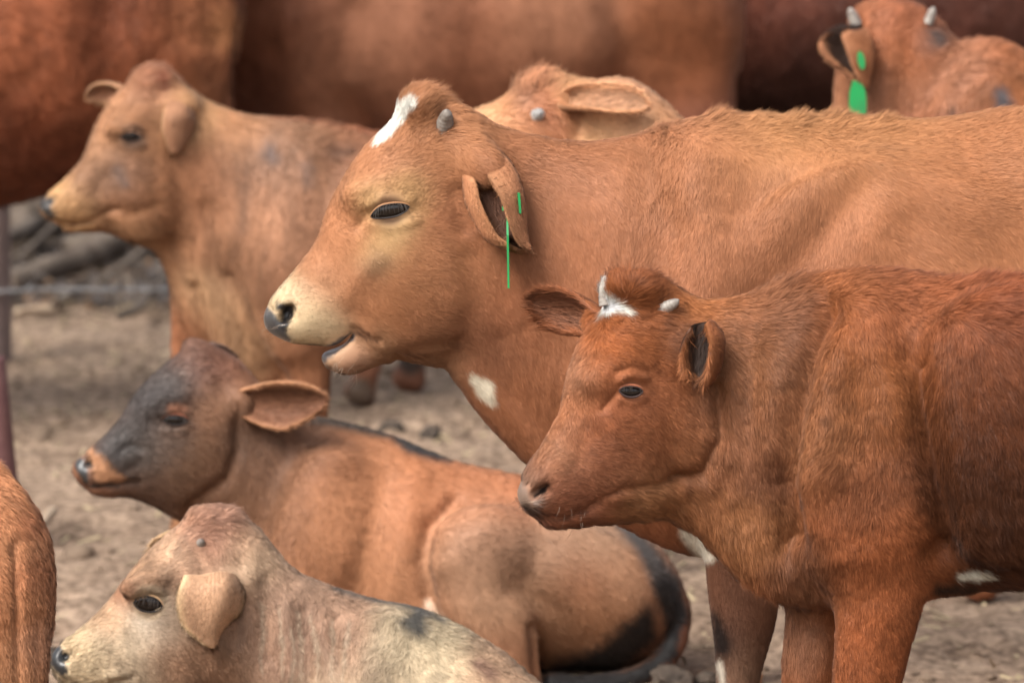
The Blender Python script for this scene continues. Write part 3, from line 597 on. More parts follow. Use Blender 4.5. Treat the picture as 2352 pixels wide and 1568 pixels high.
# ------------------------------------------------------------------ the dark red calf in front
def front_calf():
    b = Beast(1400, .0042); b.sat = .97; b.gain = 1.14; b.tint = np.array([.97, 1.08, 1.02]); b.hcol = .12; b.hclump = .27; b.base = (128, 70, 42); Y = (1520, 27); b.yaw = Y
    b.loft([(1209, 1106, 1232, 1172, 40), (1234, 1056, 1286, 1196, 60), (1276, 985, 1362, 1188, 66), (1312, 915, 1436, 1186, 76, 0, .08), (1334, 836, 1510, 1178, 98, 0, .14),
            (1366, 756, 1564, 1150, 112, 0, .1), (1424, 690, 1606, 1085, 106), (1492, 660, 1640, 1010, 88)], k=.01, yaw=Y)
    b.blob(1452, 668, 66, 36, 62, 0, 0, .03, yaw=Y)                                        # poll
    b.blob(1475, 1040, 105, 105, 30, -62, -25, .05, yaw=Y); b.blob(1475, 1040, 105, 105, 30, 62, -25, .05, yaw=Y)
    b.blob(1402, 850, 60, 30, 26, -76, -18, .04, yaw=Y); b.blob(1402, 850, 60, 30, 26, 76, -18, .04, yaw=Y)
    b.blob(1576, 812, 34, 44, 22, -76, 20, .03, yaw=None); b.blob(1378, 742, 36, 34, 40, 84, 0, .03, yaw=None)
    b.tube([(1262, 1184, 20, 34), (1310, 1180, 26, 42), (1400, 1158, 34, 50), (1500, 1120, 50, 60)], k=.015, yaw=Y)
    b.loft([(1520, 676, 1560, 1130, 84), (1610, 692, 1600, 1195, 92), (1720, 682, 1670, 1262, 105, 0, .1), (1820, 652, 1750, 1330, 140, 0, .15), (1930, 630, 1900, 1360, 185, 0, .08),
            (2050, 624, 2060, 1352, 215), (2200, 648, 2200, 1338, 240, 0, -.05), (2352, 644, 2352, 1338, 245, 0, -.05), (2540, 646, 2540, 1290, 225), (2690, 690, 2700, 1150, 165), (2760, 790, 2760, 1010, 90)], k=.04)
    b.loft([(1590, 1130, 1580, 1186, 30), (1640, 1160, 1632, 1214, 34), (1700, 1180, 1690, 1275, 40), (1770, 1200, 1770, 1348, 50), (1850, 1220, 1850, 1372, 60), (1950, 1230, 1950, 1375, 70)], k=.05)
    for d in (-1, 1):
        b.tube([(1985, 710, 60, 40, d*90), (1960, 900, 105, 60, d*130), (1935, 1080, 120, 72, d*140), (1985, 1230, 120, 76, d*128)], k=.05)
        b.blob(2300, 960, 200, 290, 60, d*185, 0, .07)
        b.tube([(2480, 760, 60, 40, d*110), (2520, 900, 140, 60, d*125), (2570, 1120, 120, 70, d*120), (2620, 1280, 75, 50, d*115)], k=.07)
    b.tube([(1985, 1180, 130, 80, -100), (2010, 1290, 112, 74, -105), (2018, 1380, 98, 66, -105), (2004, 1480, 84, 58, -105), (1991, 1568, 76, 54, -105), (1985, 1680, 60, 50, -105), (1982, 1760, 56, 48, -105),
            (1980, 1860, 40, 38, -105), (1976, 1990, 38, 36, -105), (1966, 2060, 48, 42, -105), (1955, b.gy(-105)-8, 58, 48, -105)], k=.05)
    b.tube([(1860, 1200, 110, 80, 90), (1880, 1300, 92, 70, 92), (1885, 1400, 76, 62, 92), (1875, 1490, 72, 58, 92), (1866, 1568, 66, 54, 92), (1860, 1680, 56, 48, 92), (1858, 1760, 52, 46, 92), (1856, 1880, 38, 36, 92), (1850, 1990, 40, 38, 92), (1835, b.gy(92)-8, 54, 46, 92)], k=.05)
    for d in (-95, 95):
        b.tube([(2620, 1250, 75, 50, d), (2670, 1380, 56, 44, d), (2705, 1500, 46, 38, d), (2695, 1620, 38, 34, d), (2680, 1860, 36, 34, d), (2665, b.gy(d)-8, 52, 46, d)], k=.05)
    b.tube([(2745, 760, 36, 30), (2790, 880, 22, 20), (2800, 1150, 18, 16), (2800, 1450, 26, 22)], k=.03)
    # sheath tuft under the belly, nostrils, mouth
    b.tube([(2130, 1330, 30, 30, -60), (2200, 1330, 26, 28, -60), (2270, 1312, 18, 20, -60)], k=.03)
    b.blob(1242, 1129, 25, 13, 26, -47, -32, .008, 'c', yaw=Y); b.blob(1242, 1129, 25, 13, 26, 47, -32, .008, 'c', yaw=Y)
    b.strokes += [([(1208, 1166), (1240, 1184), (1290, 1188), (1340, 1172), (1380, 1140), (1420, 1126)], 7, -7), ([(1430, 1122), (1500, 1112), (1560, 1092)], 14, -8),
                  ([(1222, 1118), (1244, 1112), (1262, 1120)], 6, 3, 'n'), ([(1420, 870), (1448, 857), (1478, 868)], 8, 9, 'n'), ([(1416, 850), (1448, 840), (1484, 850)], 9, -4, 'n'), ([(1425, 915), (1450, 924), (1478, 912)], 9, 5, 'n'), ([(1412, 905), (1385, 935)], 9, -6, 'n'),
                  ([(1500, 880), (1540, 960), (1530, 1060)], 28, -6), ([(1645, 880), (1652, 1000), (1610, 1085), (1545, 1098)], 18, -17), ([(1600, 900), (1560, 860)], 20, -6),
                  ([(1895, 715), (1850, 850), (1820, 980), (1795, 1110), (1812, 1240)], 34, -54), ([(2100, 830), (2125, 1000), (2150, 1130), (2165, 1250)], 42, -50), ([(1915, 820), (1890, 960), (1890, 1080)], 55, 20),
                  ([(2010, 760), (2040, 950)], 50, 10), ([(1720, 780), (1720, 1000), (1730, 1180)], 30, -8), ([(1680, 880), (1680, 1050)], 26, 6), ([(1780, 880), (1760, 1040)], 26, 7),
                  ([(1930, 1300), (1950, 1400)], 16, -6), ([(2010, 1400), (2000, 1568)], 30, 5), ([(1340, 860), (1300, 960), (1260, 1050)], 30, 4, 'n'), ([(1370, 1000), (1330, 1060)], 26, -4, 'n')]
    b.cols = [(1210, 1110, 26, (150, 106, 88)), (1205, 1140, 20, (124, 98, 84)), (1290, 1140, 40, (142, 84, 62)), (1260, 1040, 40, (158, 104, 78)), (1300, 940, 40, (160, 100, 70)), (1370, 960, 40, (140, 78, 50)), (1310, 840, 40, (160, 106, 80)), (1400, 800, 40, (150, 80, 42)),
              (1460, 740, 50, (138, 76, 42)), (1480, 670, 40, (128, 70, 42)), (1560, 760, 30, (110, 66, 46)), (1450, 860, 30, (146, 86, 58)), (1450, 920, 26, (144, 84, 58)), (1500, 980, 50, (136, 78, 50)), (1400, 1060, 50, (128, 76, 54)), (1560, 1040, 50, (128, 76, 48)), (1480, 1150, 40, (150, 98, 66)), (1580, 1170, 40, (128, 78, 50)),
              (1600, 690, 40, (170, 102, 62)), (1700, 700, 50, (150, 92, 62)), (1720, 840, 60, (132, 82, 55)), (1800, 740, 50, (130, 82, 60)), (1680, 1000, 60, (134, 84, 60)), (1720, 1200, 50, (146, 92, 60)), (1760, 1100, 40, (106, 64, 46)), (1830, 900, 60, (124, 76, 52)),
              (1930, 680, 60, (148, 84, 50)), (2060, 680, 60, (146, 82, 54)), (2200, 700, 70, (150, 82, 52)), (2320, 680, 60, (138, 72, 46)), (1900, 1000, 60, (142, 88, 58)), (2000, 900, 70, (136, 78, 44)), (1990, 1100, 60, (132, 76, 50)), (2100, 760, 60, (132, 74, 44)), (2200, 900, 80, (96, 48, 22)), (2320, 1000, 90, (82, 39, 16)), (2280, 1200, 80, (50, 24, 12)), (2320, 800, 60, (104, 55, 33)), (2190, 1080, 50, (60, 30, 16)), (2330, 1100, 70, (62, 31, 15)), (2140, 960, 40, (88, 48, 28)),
              (1990, 1300, 60, (146, 80, 48)), (2000, 1480, 60, (142, 76, 44)), (2060, 1260, 50, (138, 74, 42)), (1850, 1480, 40, (136, 88, 66)), (1870, 1330, 50, (98, 60, 42))]
    b.patches = [([(1366, 716, 14), (1384, 700, 18), (1420, 706, 8), (1442, 710, 2)], (248, 242, 236), 8), ([(1388, 690, 6), (1388, 670, 5)], (225, 220, 218), 5),
                 ([(2195, 1312, 10), (2230, 1306, 12), (2262, 1312, 6)], (214, 204, 196), 6), ([(1196, 1118, 10), (1204, 1150, 14), (1218, 1168, 8)], (112, 88, 78), 8, .6), ([(1228, 1139, 5), (1242, 1131, 11), (1256, 1122, 7)], (38, 27, 25), 5, .5), ([(1212, 1172, 3), (1244, 1186, 3), (1292, 1189, 3), (1336, 1175, 2)], (84, 50, 38), 5), ([(1232, 1158, 6)], (150, 128, 122), 8, .6),
                 ([(2150, 1345, 14), (2220, 1345, 12)], (44, 28, 22), 12), ([(1450, 893, 20)], (112, 66, 46), 10)]
    b.hdirs = [(1220, 1080, .3, -.5), (1300, 1140, .9, .1), (1300, 960, .2, .9), (1320, 850, -.3, .8), (1350, 760, -.3, .9), (1400, 820, .5, .6), (1450, 740, .6, .5), (1480, 660, .7, -.5), (1420, 650, -.3, -.9), (1500, 820, .7, .3), (1450, 960, .8, .5), (1380, 1060, .8, .3), (1540, 1000, .7, .7), (1480, 1150, .8, .3), (1600, 1150, .5, .9),
               (1620, 700, .9, .1), (1720, 740, .8, .4), (1700, 900, .4, .9), (1680, 1100, .3, 1), (1720, 1250, .4, .9), (1800, 700, .8, -.2), (1840, 800, .5, .8), (1800, 1000, .2, 1), (1780, 1250, .3, 1), (1900, 660, .9, .1), (1930, 850, -.2, 1), (1880, 1050, -.6, .8), (1980, 1050, .2, 1), (2030, 760, .2, .9), (2100, 660, .95, .2), (2250, 680, .9, .3), (2330, 660, .8, -.3), (2200, 800, .2, .95), (2300, 900, .4, .9), (2250, 1050, .1, 1), (2300, 1200, .4, .9), (2100, 1000, .2, .95), (2060, 1180, .5, .8), (1990, 1150, -.4, .9),
               (2000, 1350, .1, 1), (2000, 1500, .05, 1), (1860, 1480, .1, 1), (2220, 1300, .8, .4)]
    b.hlen = [(1300, 1060, 90, 7, .25), (1400, 900, 80, 10, .3), (1450, 900, 45, 5, .2), (1440, 660, 50, 26, .75), (1500, 700, 40, 20, .6), (1390, 710, 34, 18, .5), (1560, 760, 40, 14, .4), (1700, 690, 70, 20, .45), (1800, 645, 50, 32, .7), (1950, 635, 80, 22, .5), (2250, 650, 80, 30, .7), (1780, 1330, 70, 26, .6), (1650, 1200, 60, 22, .5), (2280, 1250, 90, 26, .6), (2200, 1000, 120, 21, .45), (2000, 1450, 120, 12, .3), (1480, 1180, 50, 18, .5)]
    b.bare = [(1449, 893, 27), (1204, 1140, 24)]
    b.whisk = [(1225, 1150, 34, 26, 24, -.9, -.2), (1310, 1190, 40, 26, 26, -.3, -.9)]
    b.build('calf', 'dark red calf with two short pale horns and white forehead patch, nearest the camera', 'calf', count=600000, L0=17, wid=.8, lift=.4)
    b.eye(1448, 896, 28, 10, 15, 3, rim=(62, 48, 46), lid=(150, 90, 62), lash=18, lashlen=.5, dome=.42, lw=.1)
    b.horn((1392, 678), (1391, 632), 12, bend=3, mat_=HORNW, dyt=10); b.horn((1524, 706), (1560, 688), 13, bend=-3, mat_=HORNW, dyt=-12)
    b.sheet_ear([[(1590, 754, -64), (1604, 742, -54), (1624, 738, -60), (1618, 748, -82)], [(1571, 784, -80), (1600, 780, -56), (1649, 768, -80), (1628, 780, -120)], [(1565, 816, -86), (1598, 815, -58), (1652, 805, -88), (1629, 814, -132)],
                 [(1572, 844, -86), (1600, 846, -64), (1644, 842, -90), (1626, 848, -128)], [(1590, 864, -82), (1606, 865, -72), (1631, 866, -88), (1620, 870, -112)], [(1604, 874, -84), (1610, 875, -82), (1621, 875, -86), (1616, 876, -94)]],
                thick=10, shift=-50, back=(140, 80, 50), inside=(52, 34, 27), rim=(158, 94, 60), count=14000, L0=10, inL=24, wid=.85)
    b.ear([(1392, 745, 85, 26, 26), (1350, 722, 125, 44, 40), (1300, 704, 150, 54, 46), (1262, 694, 160, 46, 38), (1240, 688, 164, 26, 20), (1230, 686, 166, 4, 4)], (.25, -.93, -.25), roll=(2.0, .9), thick=9,
          back=(140, 80, 50), inside=(126, 78, 58), rim=(140, 80, 52), count=9000, L0=10, inL=24)
    return b
# ------------------------------------------------------------------ the calf with hanging ears at the back left
def back_calf():
    b = Beast(1025, .006); b.base = (168, 116, 82); Y = (430, 15); b.yaw = Y
    b.loft([(100, 460, 116, 500, 28), (122, 438, 152, 514, 40), (162, 402, 208, 524, 46), (204, 350, 262, 530, 52), (228, 288, 322, 556, 66), (264, 225, 376, 566, 80), (316, 178, 416, 552, 82), (362, 168, 452, 500, 72)], k=.012, yaw=Y)
    b.blob(350, 470, 85, 70, 26, -46, -25, .04, yaw=Y); b.blob(350, 470, 85, 70, 26, 46, -25, .04, yaw=Y)
    b.blob(285, 285, 46, 22, 20, -56, -10, .03, yaw=Y); b.blob(346, 180, 40, 26, 44, 0, 0, .03, yaw=Y)
    b.blob(416, 240, 36, 26, 34, -56, 0, .03)
    b.tube([(150, 520, 10, 24), (185, 518, 14, 28), (240, 512, 18, 32), (330, 520, 40, 44)], k=.012, yaw=Y)
    b.loft([(385, 180, 390, 590, 68), (465, 226, 428, 660, 72, 0, .1), (560, 262, 490, 770, 92, 0, .15), (690, 276, 620, 850, 132, 0, .1), (860, 306, 860, 815, 168), (1090, 350, 1090, 800, 185), (1320, 355, 1320, 760, 170), (1480, 400, 1480, 700, 120), (1530, 480, 1530, 620, 70)], k=.04)
    b.loft([(400, 560, 392, 604, 22), (430, 600, 420, 690, 26), (480, 650, 470, 790, 34), (560, 700, 555, 882, 44), (660, 720, 660, 892, 50)], k=.04)
    for d in (-1, 1):
        b.tube([(720, 360, 44, 30, d*70), (680, 520, 76, 44, d*95), (650, 680, 84, 50, d*95), (690, 780, 76, 46, d*85)], k=.05)
        b.tube([(1380, 420, 44, 30, d*80), (1400, 560, 110, 48, d*90), (1440, 740, 84, 46, d*85)], k=.05)
    b.tube([(690, 760, 70, 46, -75), (712, 850, 48, 40, -75), (716, 930, 38, 34, -75), (712, 1030, 34, 30, -75), (708, 1150, 26, 24, -75), (700, 1230, 30, 26, -75), (690, b.gy(-75)-6, 38, 32, -75)], k=.04)
    b.tube([(470, 560, 70, 44, 40), (440, 660, 46, 38, 44), (432, 740, 38, 34, 44), (430, 820, 36, 32, 44), (428, 950, 28, 26, 44), (426, 1100, 24, 22, 44), (420, b.gy(44)-6, 36, 30, 44)], k=.04)
    for d, o in ((-70, 20), (70, -45)):
        b.tube([(1440+o, 740, 80, 46, d), (1470+o, 850, 52, 38, d), (1490+o, 960, 38, 30, d), (1478+o, 1060, 30, 26, d), (1470+o, 1180, 28, 26, d), (1458+o, b.gy(d)-6, 38, 32, d)], k=.04)
    b.tube([(1515, 430, 26, 22), (1548, 520, 16, 14), (1555, 760, 14, 12), (1555, 1000, 22, 18)], k=.03)
    b.blob(116, 462, 12, 8, 14, -30, -30, .008, 'c', yaw=Y); b.blob(116, 462, 12, 8, 14, 30, -30, .008, 'c', yaw=Y)
    b.strokes += [([(118, 506), (150, 518), (200, 512), (235, 490), (270, 480)], 6, -6), ([(255, 480), (300, 490), (360, 470)], 14, -5), ([(400, 360), (420, 460), (400, 560)], 26, -8), ([(470, 480), (490, 620), (540, 760), (600, 850)], 24, -10),
                  ([(520, 640), (590, 780), (640, 860)], 18, -10), ([(446, 660), (466, 740), (484, 840)], 12, -15), ([(600, 330), (560, 480), (520, 620)], 50, -8), ([(760, 340), (740, 560), (770, 760)], 46, -10), ([(276, 298), (300, 290), (326, 300)], 8, 4), ([(280, 330), (302, 338), (326, 328)], 8, 4), ([(215, 440), (250, 400)], 20, -5)]
    b.cols = [(125, 440, 24, (224, 172, 118)), (165, 490, 30, (216, 162, 112)), (190, 420, 40, (168, 122, 92)), (235, 360, 36, (170, 122, 90)), (270, 240, 40, (196, 138, 100)), (340, 190, 40, (176, 116, 88)), (255, 395, 30, (150, 116, 100)), (300, 410, 34, (146, 104, 82)),
              (330, 300, 40, (164, 112, 78)), (380, 440, 50, (150, 100, 68)), (300, 470, 40, (148, 96, 64)), (300, 530, 30, (176, 128, 92)), (420, 260, 40, (204, 150, 106)), (450, 420, 50, (164, 108, 76)), (560, 300, 40, (186, 130, 92)), (620, 350, 50, (140, 104, 86)), (700, 330, 50, (158, 112, 84)),
              (800, 330, 50, (158, 104, 76)), (600, 500, 70, (178, 126, 96)), (720, 520, 60, (184, 130, 100)), (480, 700, 40, (194, 148, 110)), (540, 800, 40, (186, 140, 104)), (420, 760, 40, (170, 106, 72)), (700, 880, 50, (160, 104, 72)), (560, 600, 40, (136, 92, 66)), (690, 700, 50, (166, 112, 82))]
    b.patches = [([(88, 456, 13), (100, 470, 16), (116, 494, 9)], (66, 62, 62), 5, .5), ([(116, 462, 9)], (34, 32, 34), 5, .5), ([(150, 519, 3), (205, 510, 3)], (110, 70, 48), 5), ([(362, 172, 10), (372, 200, 8)], (150, 84, 60), 10), ([(300, 315, 28)], (120, 90, 74), 14)]
    b.hdirs = [(150, 450, .5, -.3), (260, 350, .6, .3), (320, 220, .7, -.3), (380, 480, .8, .5), (430, 240, .7, .6), (480, 450, .3, .95), (620, 400, .2, 1), (600, 650, .1, 1), (760, 300, .95, .2), (800, 500, .3, .9), (430, 750, .05, 1)]
    b.hlen = [(360, 165, 36, 22, .7), (760, 280, 80, 22, .6)]
    b.patches += [([(616, 346, 14), (628, 362, 10)], (112, 92, 88), 22), ([(700, 380, 10), (706, 420, 8)], (130, 100, 88), 22), ([(760, 350, 12), (800, 345, 8)], (120, 86, 70), 22), ([(560, 430, 6), (556, 520, 8)], (138, 100, 80), 22), ([(268, 390, 12), (282, 420, 10)], (128, 102, 92), 16), ([(620, 262, 6), (760, 280, 7), (860, 304, 7)], (176, 96, 58), 10)]
    b.mott = (.2, 12.); b.streak = .3; b.sat = .92; b.gain = .84
    b.build('calf', 'light brown calf with hanging ears and pale muzzle, standing at the back left', 'calf', count=110000, L0=14, wid=1.5, lift=.3)
    b.eye(301, 315, 24, 11, 10, 2, rim=(44, 34, 32), lid=(186, 138, 104), lash=16, lw=.06)
    b.sheet_ear([[(384, 238, -56), (402, 226, -52), (426, 234, -46), (440, 248, -40)], [(376, 268, -84), (398, 262, -98), (426, 262, -90), (448, 278, -52)], [(376, 298, -86), (394, 296, -100), (420, 300, -90), (440, 308, -58)],
                 [(386, 326, -86), (397, 326, -94), (412, 328, -88), (422, 324, -72)], [(398, 356, -84), (399, 356, -85), (401, 356, -84), (402, 354, -82)]], thick=8, shift=-12, back=(186, 132, 100), inside=(110, 72, 54), rim=(214, 164, 122), count=5000, L0=7, wid=1.2)
    b.ear([(300, 222, 80, 18, 18), (272, 212, 92, 26, 24), (244, 210, 100, 28, 26), (220, 214, 102, 22, 20), (204, 222, 100, 4, 4)], (-.2, -.9, -.35), roll=(2., .9), thick=8, back=(200, 144, 108), inside=(184, 128, 98), rim=(208, 154, 114), count=3000, L0=8, inL=14, wid=1.3)

# ------------------------------------------------------------------ the calf with the dark face, lying down
def dark_faced_calf():
    b = Beast(1130, .0055); b.base = (160, 96, 60); b.sat = .8; b.gain = 1.2; b.tint = np.array([1., 1.08, 1.]); b.mott = (.06, 9.); b.hcol = .06; b.streak = .1; Y = (560, 12); b.yaw = Y
    b.loft([(181, 1056, 197, 1108, 29), (204, 1035, 238, 1132, 42), (252, 992, 300, 1136, 48), (290, 948, 368, 1152, 58), (322, 896, 446, 1166, 76), (372, 846, 500, 1130, 86), (432, 806, 545, 1064, 84), (486, 812, 580, 1000, 68)], k=.012, yaw=Y)
    b.blob(462, 808, 44, 22, 40, 0, 30, .03, yaw=Y); b.blob(430, 1070, 85, 76, 26, -48, -25, .04, yaw=Y); b.blob(430, 1070, 85, 76, 26, 48, -25, .04, yaw=Y)
    b.blob(385, 925, 50, 24, 22, -58, -14, .03, yaw=Y); b.blob(552, 926, 34, 34, 36, -66, 0, .03); b.tube([(212, 1118, 12, 26), (250, 1122, 16, 30), (310, 1118, 24, 38), (400, 1130, 50, 50)], k=.012, yaw=Y)
    b.loft([(508, 842, 430, 1190, 72), (580, 890, 490, 1270, 78), (670, 940, 570, 1360, 98, 0, .05), (770, 966, 700, 1450, 135, 0, -.1), (880, 996, 860, 1510, 168, 0, -.15), (1030, 1058, 1010, 1525, 188, 0, -.15), (1200, 1098, 1190, 1530, 192, 0, -.1),
            (1340, 1160, 1330, 1530, 178), (1450, 1226, 1440, 1530, 145), (1520, 1320, 1510, 1520, 90)], k=.05)
    b.tube([(760, 1060, 60, 40, -100), (730, 1220, 100, 50, -130), (690, 1360, 90, 50, -140), (760, 1440, 60, 46, -150)], k=.05)
    b.tube([(700, 1420, 60, 46, -150), (600, 1480, 46, 40, -165), (520, 1520, 36, 32, -165), (640, 1545, 32, 30, -180), (720, 1545, 34, 30, -180)], k=.03)
    # haunch and folded hind leg
    b.blob(1250, 1305, 240, 130, 80, -140, 16, .03); b.blob(1108, 1262, 124, 100, 74, -182, -10, .022); b.blob(1400, 1370, 130, 120, 90, -90, 30, .06)
    b.tube([(1056, 1290, 72, 56, -196), (1100, 1370, 92, 58, -205), (1150, 1450, 84, 54, -212), (1190, 1530, 50, 44, -215), (1205, 1590, 42, 38, -215), (1130, 1612, 34, 30, -215), (1000, 1622, 30, 28, -215), (930, 1625, 34, 28, -215)], k=.03)
    b.tube([(1488, 1290, 34, 34, -10), (1530, 1345, 32, 34, -30), (1552, 1410, 30, 32, -60), (1550, 1470, 27, 30, -90), (1512, 1525, 25, 28, -120), (1440, 1560, 24, 26, -150), (1340, 1575, 24, 26, -170), (1265, 1570, 26, 26, -180)], k=.012)
    b.blob(205, 1066, 12, 8, 14, -30, -30, .008, 'c', yaw=Y); b.blob(205, 1066, 12, 8, 14, 30, -30, .008, 'c', yaw=Y)
    b.strokes += [([(200, 1112), (230, 1118), (280, 1112), (320, 1106)], 6, -6), ([(276, 1036), (300, 1022), (326, 1030)], 9, -6), ([(290, 1080), (330, 1056)], 8, -4), ([(545, 940), (545, 1030), (520, 1100), (440, 1160)], 16, -12), ([(375, 950), (400, 940), (430, 950)], 9, 5), ([(375, 990), (405, 992), (430, 978)], 9, 4), ([(370, 915), (420, 912)], 12, 6),
                  ([(600, 1200), (640, 1080), (720, 1000)], 34, -9), ([(1040, 1150), (985, 1210), (968, 1290), (982, 1370)], 18, -16), ([(880, 1100), (830, 1300), (800, 1450)], 30, -8), ([(960, 1100), (920, 1260), (900, 1420)], 26, 6), ([(1225, 1440), (1232, 1520), (1236, 1568)], 14, -14), ([(1010, 1290), (1060, 1240), (1120, 1220)], 30, 5), ([(1180, 1360), (1280, 1400), (1340, 1470)], 30, -8), ([(500, 880), (530, 920)], 14, -6)]
    b.cols = [(330, 930, 44, (56, 57, 62)), (400, 870, 44, (58, 57, 60)), (270, 1030, 40, (58, 59, 64)), (330, 1040, 44, (62, 58, 58)), (390, 1010, 30, (92, 72, 66)), (430, 830, 26, (112, 74, 62)), (480, 840, 34, (116, 72, 58)), (500, 930, 36, (132, 88, 64)), (430, 1060, 50, (108, 74, 54)), (480, 1100, 40, (104, 66, 46)), (360, 1120, 40, (84, 56, 44)), (560, 1000, 40, (86, 60, 48)),
              (620, 1050, 60, (96, 64, 48)), (560, 1180, 60, (104, 68, 48)), (700, 1000, 46, (92, 64, 52)), (640, 1230, 50, (120, 74, 48)), (760, 1060, 60, (138, 84, 54)), (820, 1140, 70, (176, 110, 70)), (740, 1300, 70, (160, 100, 64)), (950, 1150, 70, (176, 104, 62)), (900, 1320, 70, (166, 104, 66)), (1100, 1110, 60, (178, 104, 62)), (900, 1440, 60, (160, 104, 70)),
              (1100, 1230, 60, (158, 112, 88)), (1050, 1300, 50, (156, 110, 84)), (1250, 1250, 60, (160, 116, 92)), (1150, 1380, 60, (158, 112, 84)), (1380, 1240, 50, (168, 124, 98)), (1340, 1330, 50, (150, 90, 58)), (1440, 1330, 46, (166, 114, 84)), (1250, 1420, 60, (146, 98, 68)), (1180, 1500, 50, (150, 94, 64)), (1400, 1420, 50, (150, 96, 62)), (1220, 1110, 50, (182, 104, 62))]
    b.patches = [([(880, 985, 8), (940, 1016, 24), (1000, 1046, 12), (1030, 1056, 4)], (58, 52, 54), 12, 0, .2), ([(700, 958, 10), (800, 976, 12), (880, 996, 10)], (66, 54, 50), 12, 0, .1), ([(1420, 1196, 16), (1480, 1260, 20), (1530, 1340, 30)], (84, 76, 78), 16), ([(1488, 1400, 14), (1470, 1450, 44), (1400, 1510, 40), (1290, 1540, 24)], (44, 36, 36), 24),  # last one: shade inside the curled tail, painted black onto the rump
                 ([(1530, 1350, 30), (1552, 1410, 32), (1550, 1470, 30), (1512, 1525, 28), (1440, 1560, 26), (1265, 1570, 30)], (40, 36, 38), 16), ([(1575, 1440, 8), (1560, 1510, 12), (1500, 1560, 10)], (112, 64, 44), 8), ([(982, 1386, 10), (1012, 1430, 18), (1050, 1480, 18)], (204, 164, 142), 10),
                 ([(204, 1040, 8), (222, 1068, 20), (236, 1090, 20), (270, 1100, 10)], (176, 116, 78), 7), ([(183, 1064, 13), (188, 1084, 11), (200, 1106, 7)], (46, 46, 50), 5, .9), ([(205, 1066, 9)], (22, 20, 22), 4, .5), ([(206, 1118, 4), (270, 1116, 4)], (40, 34, 34), 4), ([(395, 940, 12), (420, 940, 10)], (136, 84, 62), 7), ([(420, 862, 6)], (130, 104, 96), 5)]
    b.hdirs = [(250, 1030, .6, -.5), (340, 950, .4, -.8), (430, 1060, .8, .4), (560, 1000, .3, .9), (600, 1200, .3, .9), (760, 1000, .9, .4), (800, 1200, .4, .9), (1000, 1150, .8, .5), (1150, 1250, .9, .3), (1350, 1300, .8, .6), (1150, 1450, .4, .9), (1420, 1420, .5, .9)]
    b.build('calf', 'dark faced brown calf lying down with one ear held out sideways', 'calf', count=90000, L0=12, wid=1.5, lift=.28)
    b.eye(404, 964, 29, 11, 11, 2, rim=(30, 24, 24), lid=(124, 74, 54), lash=14, lw=.07)
    b.sheet_ear([[(540, 900, -70), (546, 914, -52), (546, 936, -52), (548, 952, -72)], [(600, 882, -120), (598, 908, -84), (598, 946, -84), (590, 975, -116)], [(656, 876, -138), (656, 908, -104), (656, 950, -104), (644, 987, -130)],
                 [(708, 887, -140), (707, 908, -116), (705, 942, -116), (696, 967, -134)], [(739, 902, -138), (738, 914, -128), (736, 930, -128), (731, 943, -134)], [(751, 914, -134), (751, 918, -133), (750, 924, -133), (748, 929, -134)]],
                thick=9, shift=-8, back=(160, 102, 70), inside=(130, 80, 56), rim=(192, 126, 84), count=6000, L0=8, inL=16, wid=1.2)
    b.ear([(470, 800, 60, 16, 16), (500, 812, 96, 22, 22), (528, 834, 120, 20, 20), (545, 850, 130, 3, 3)], (.4, -.8, -.2), roll=(2., .9), thick=8, back=(112, 78, 66), inside=(90, 66, 58), count=1500, L0=7, inL=12, wid=1.4)

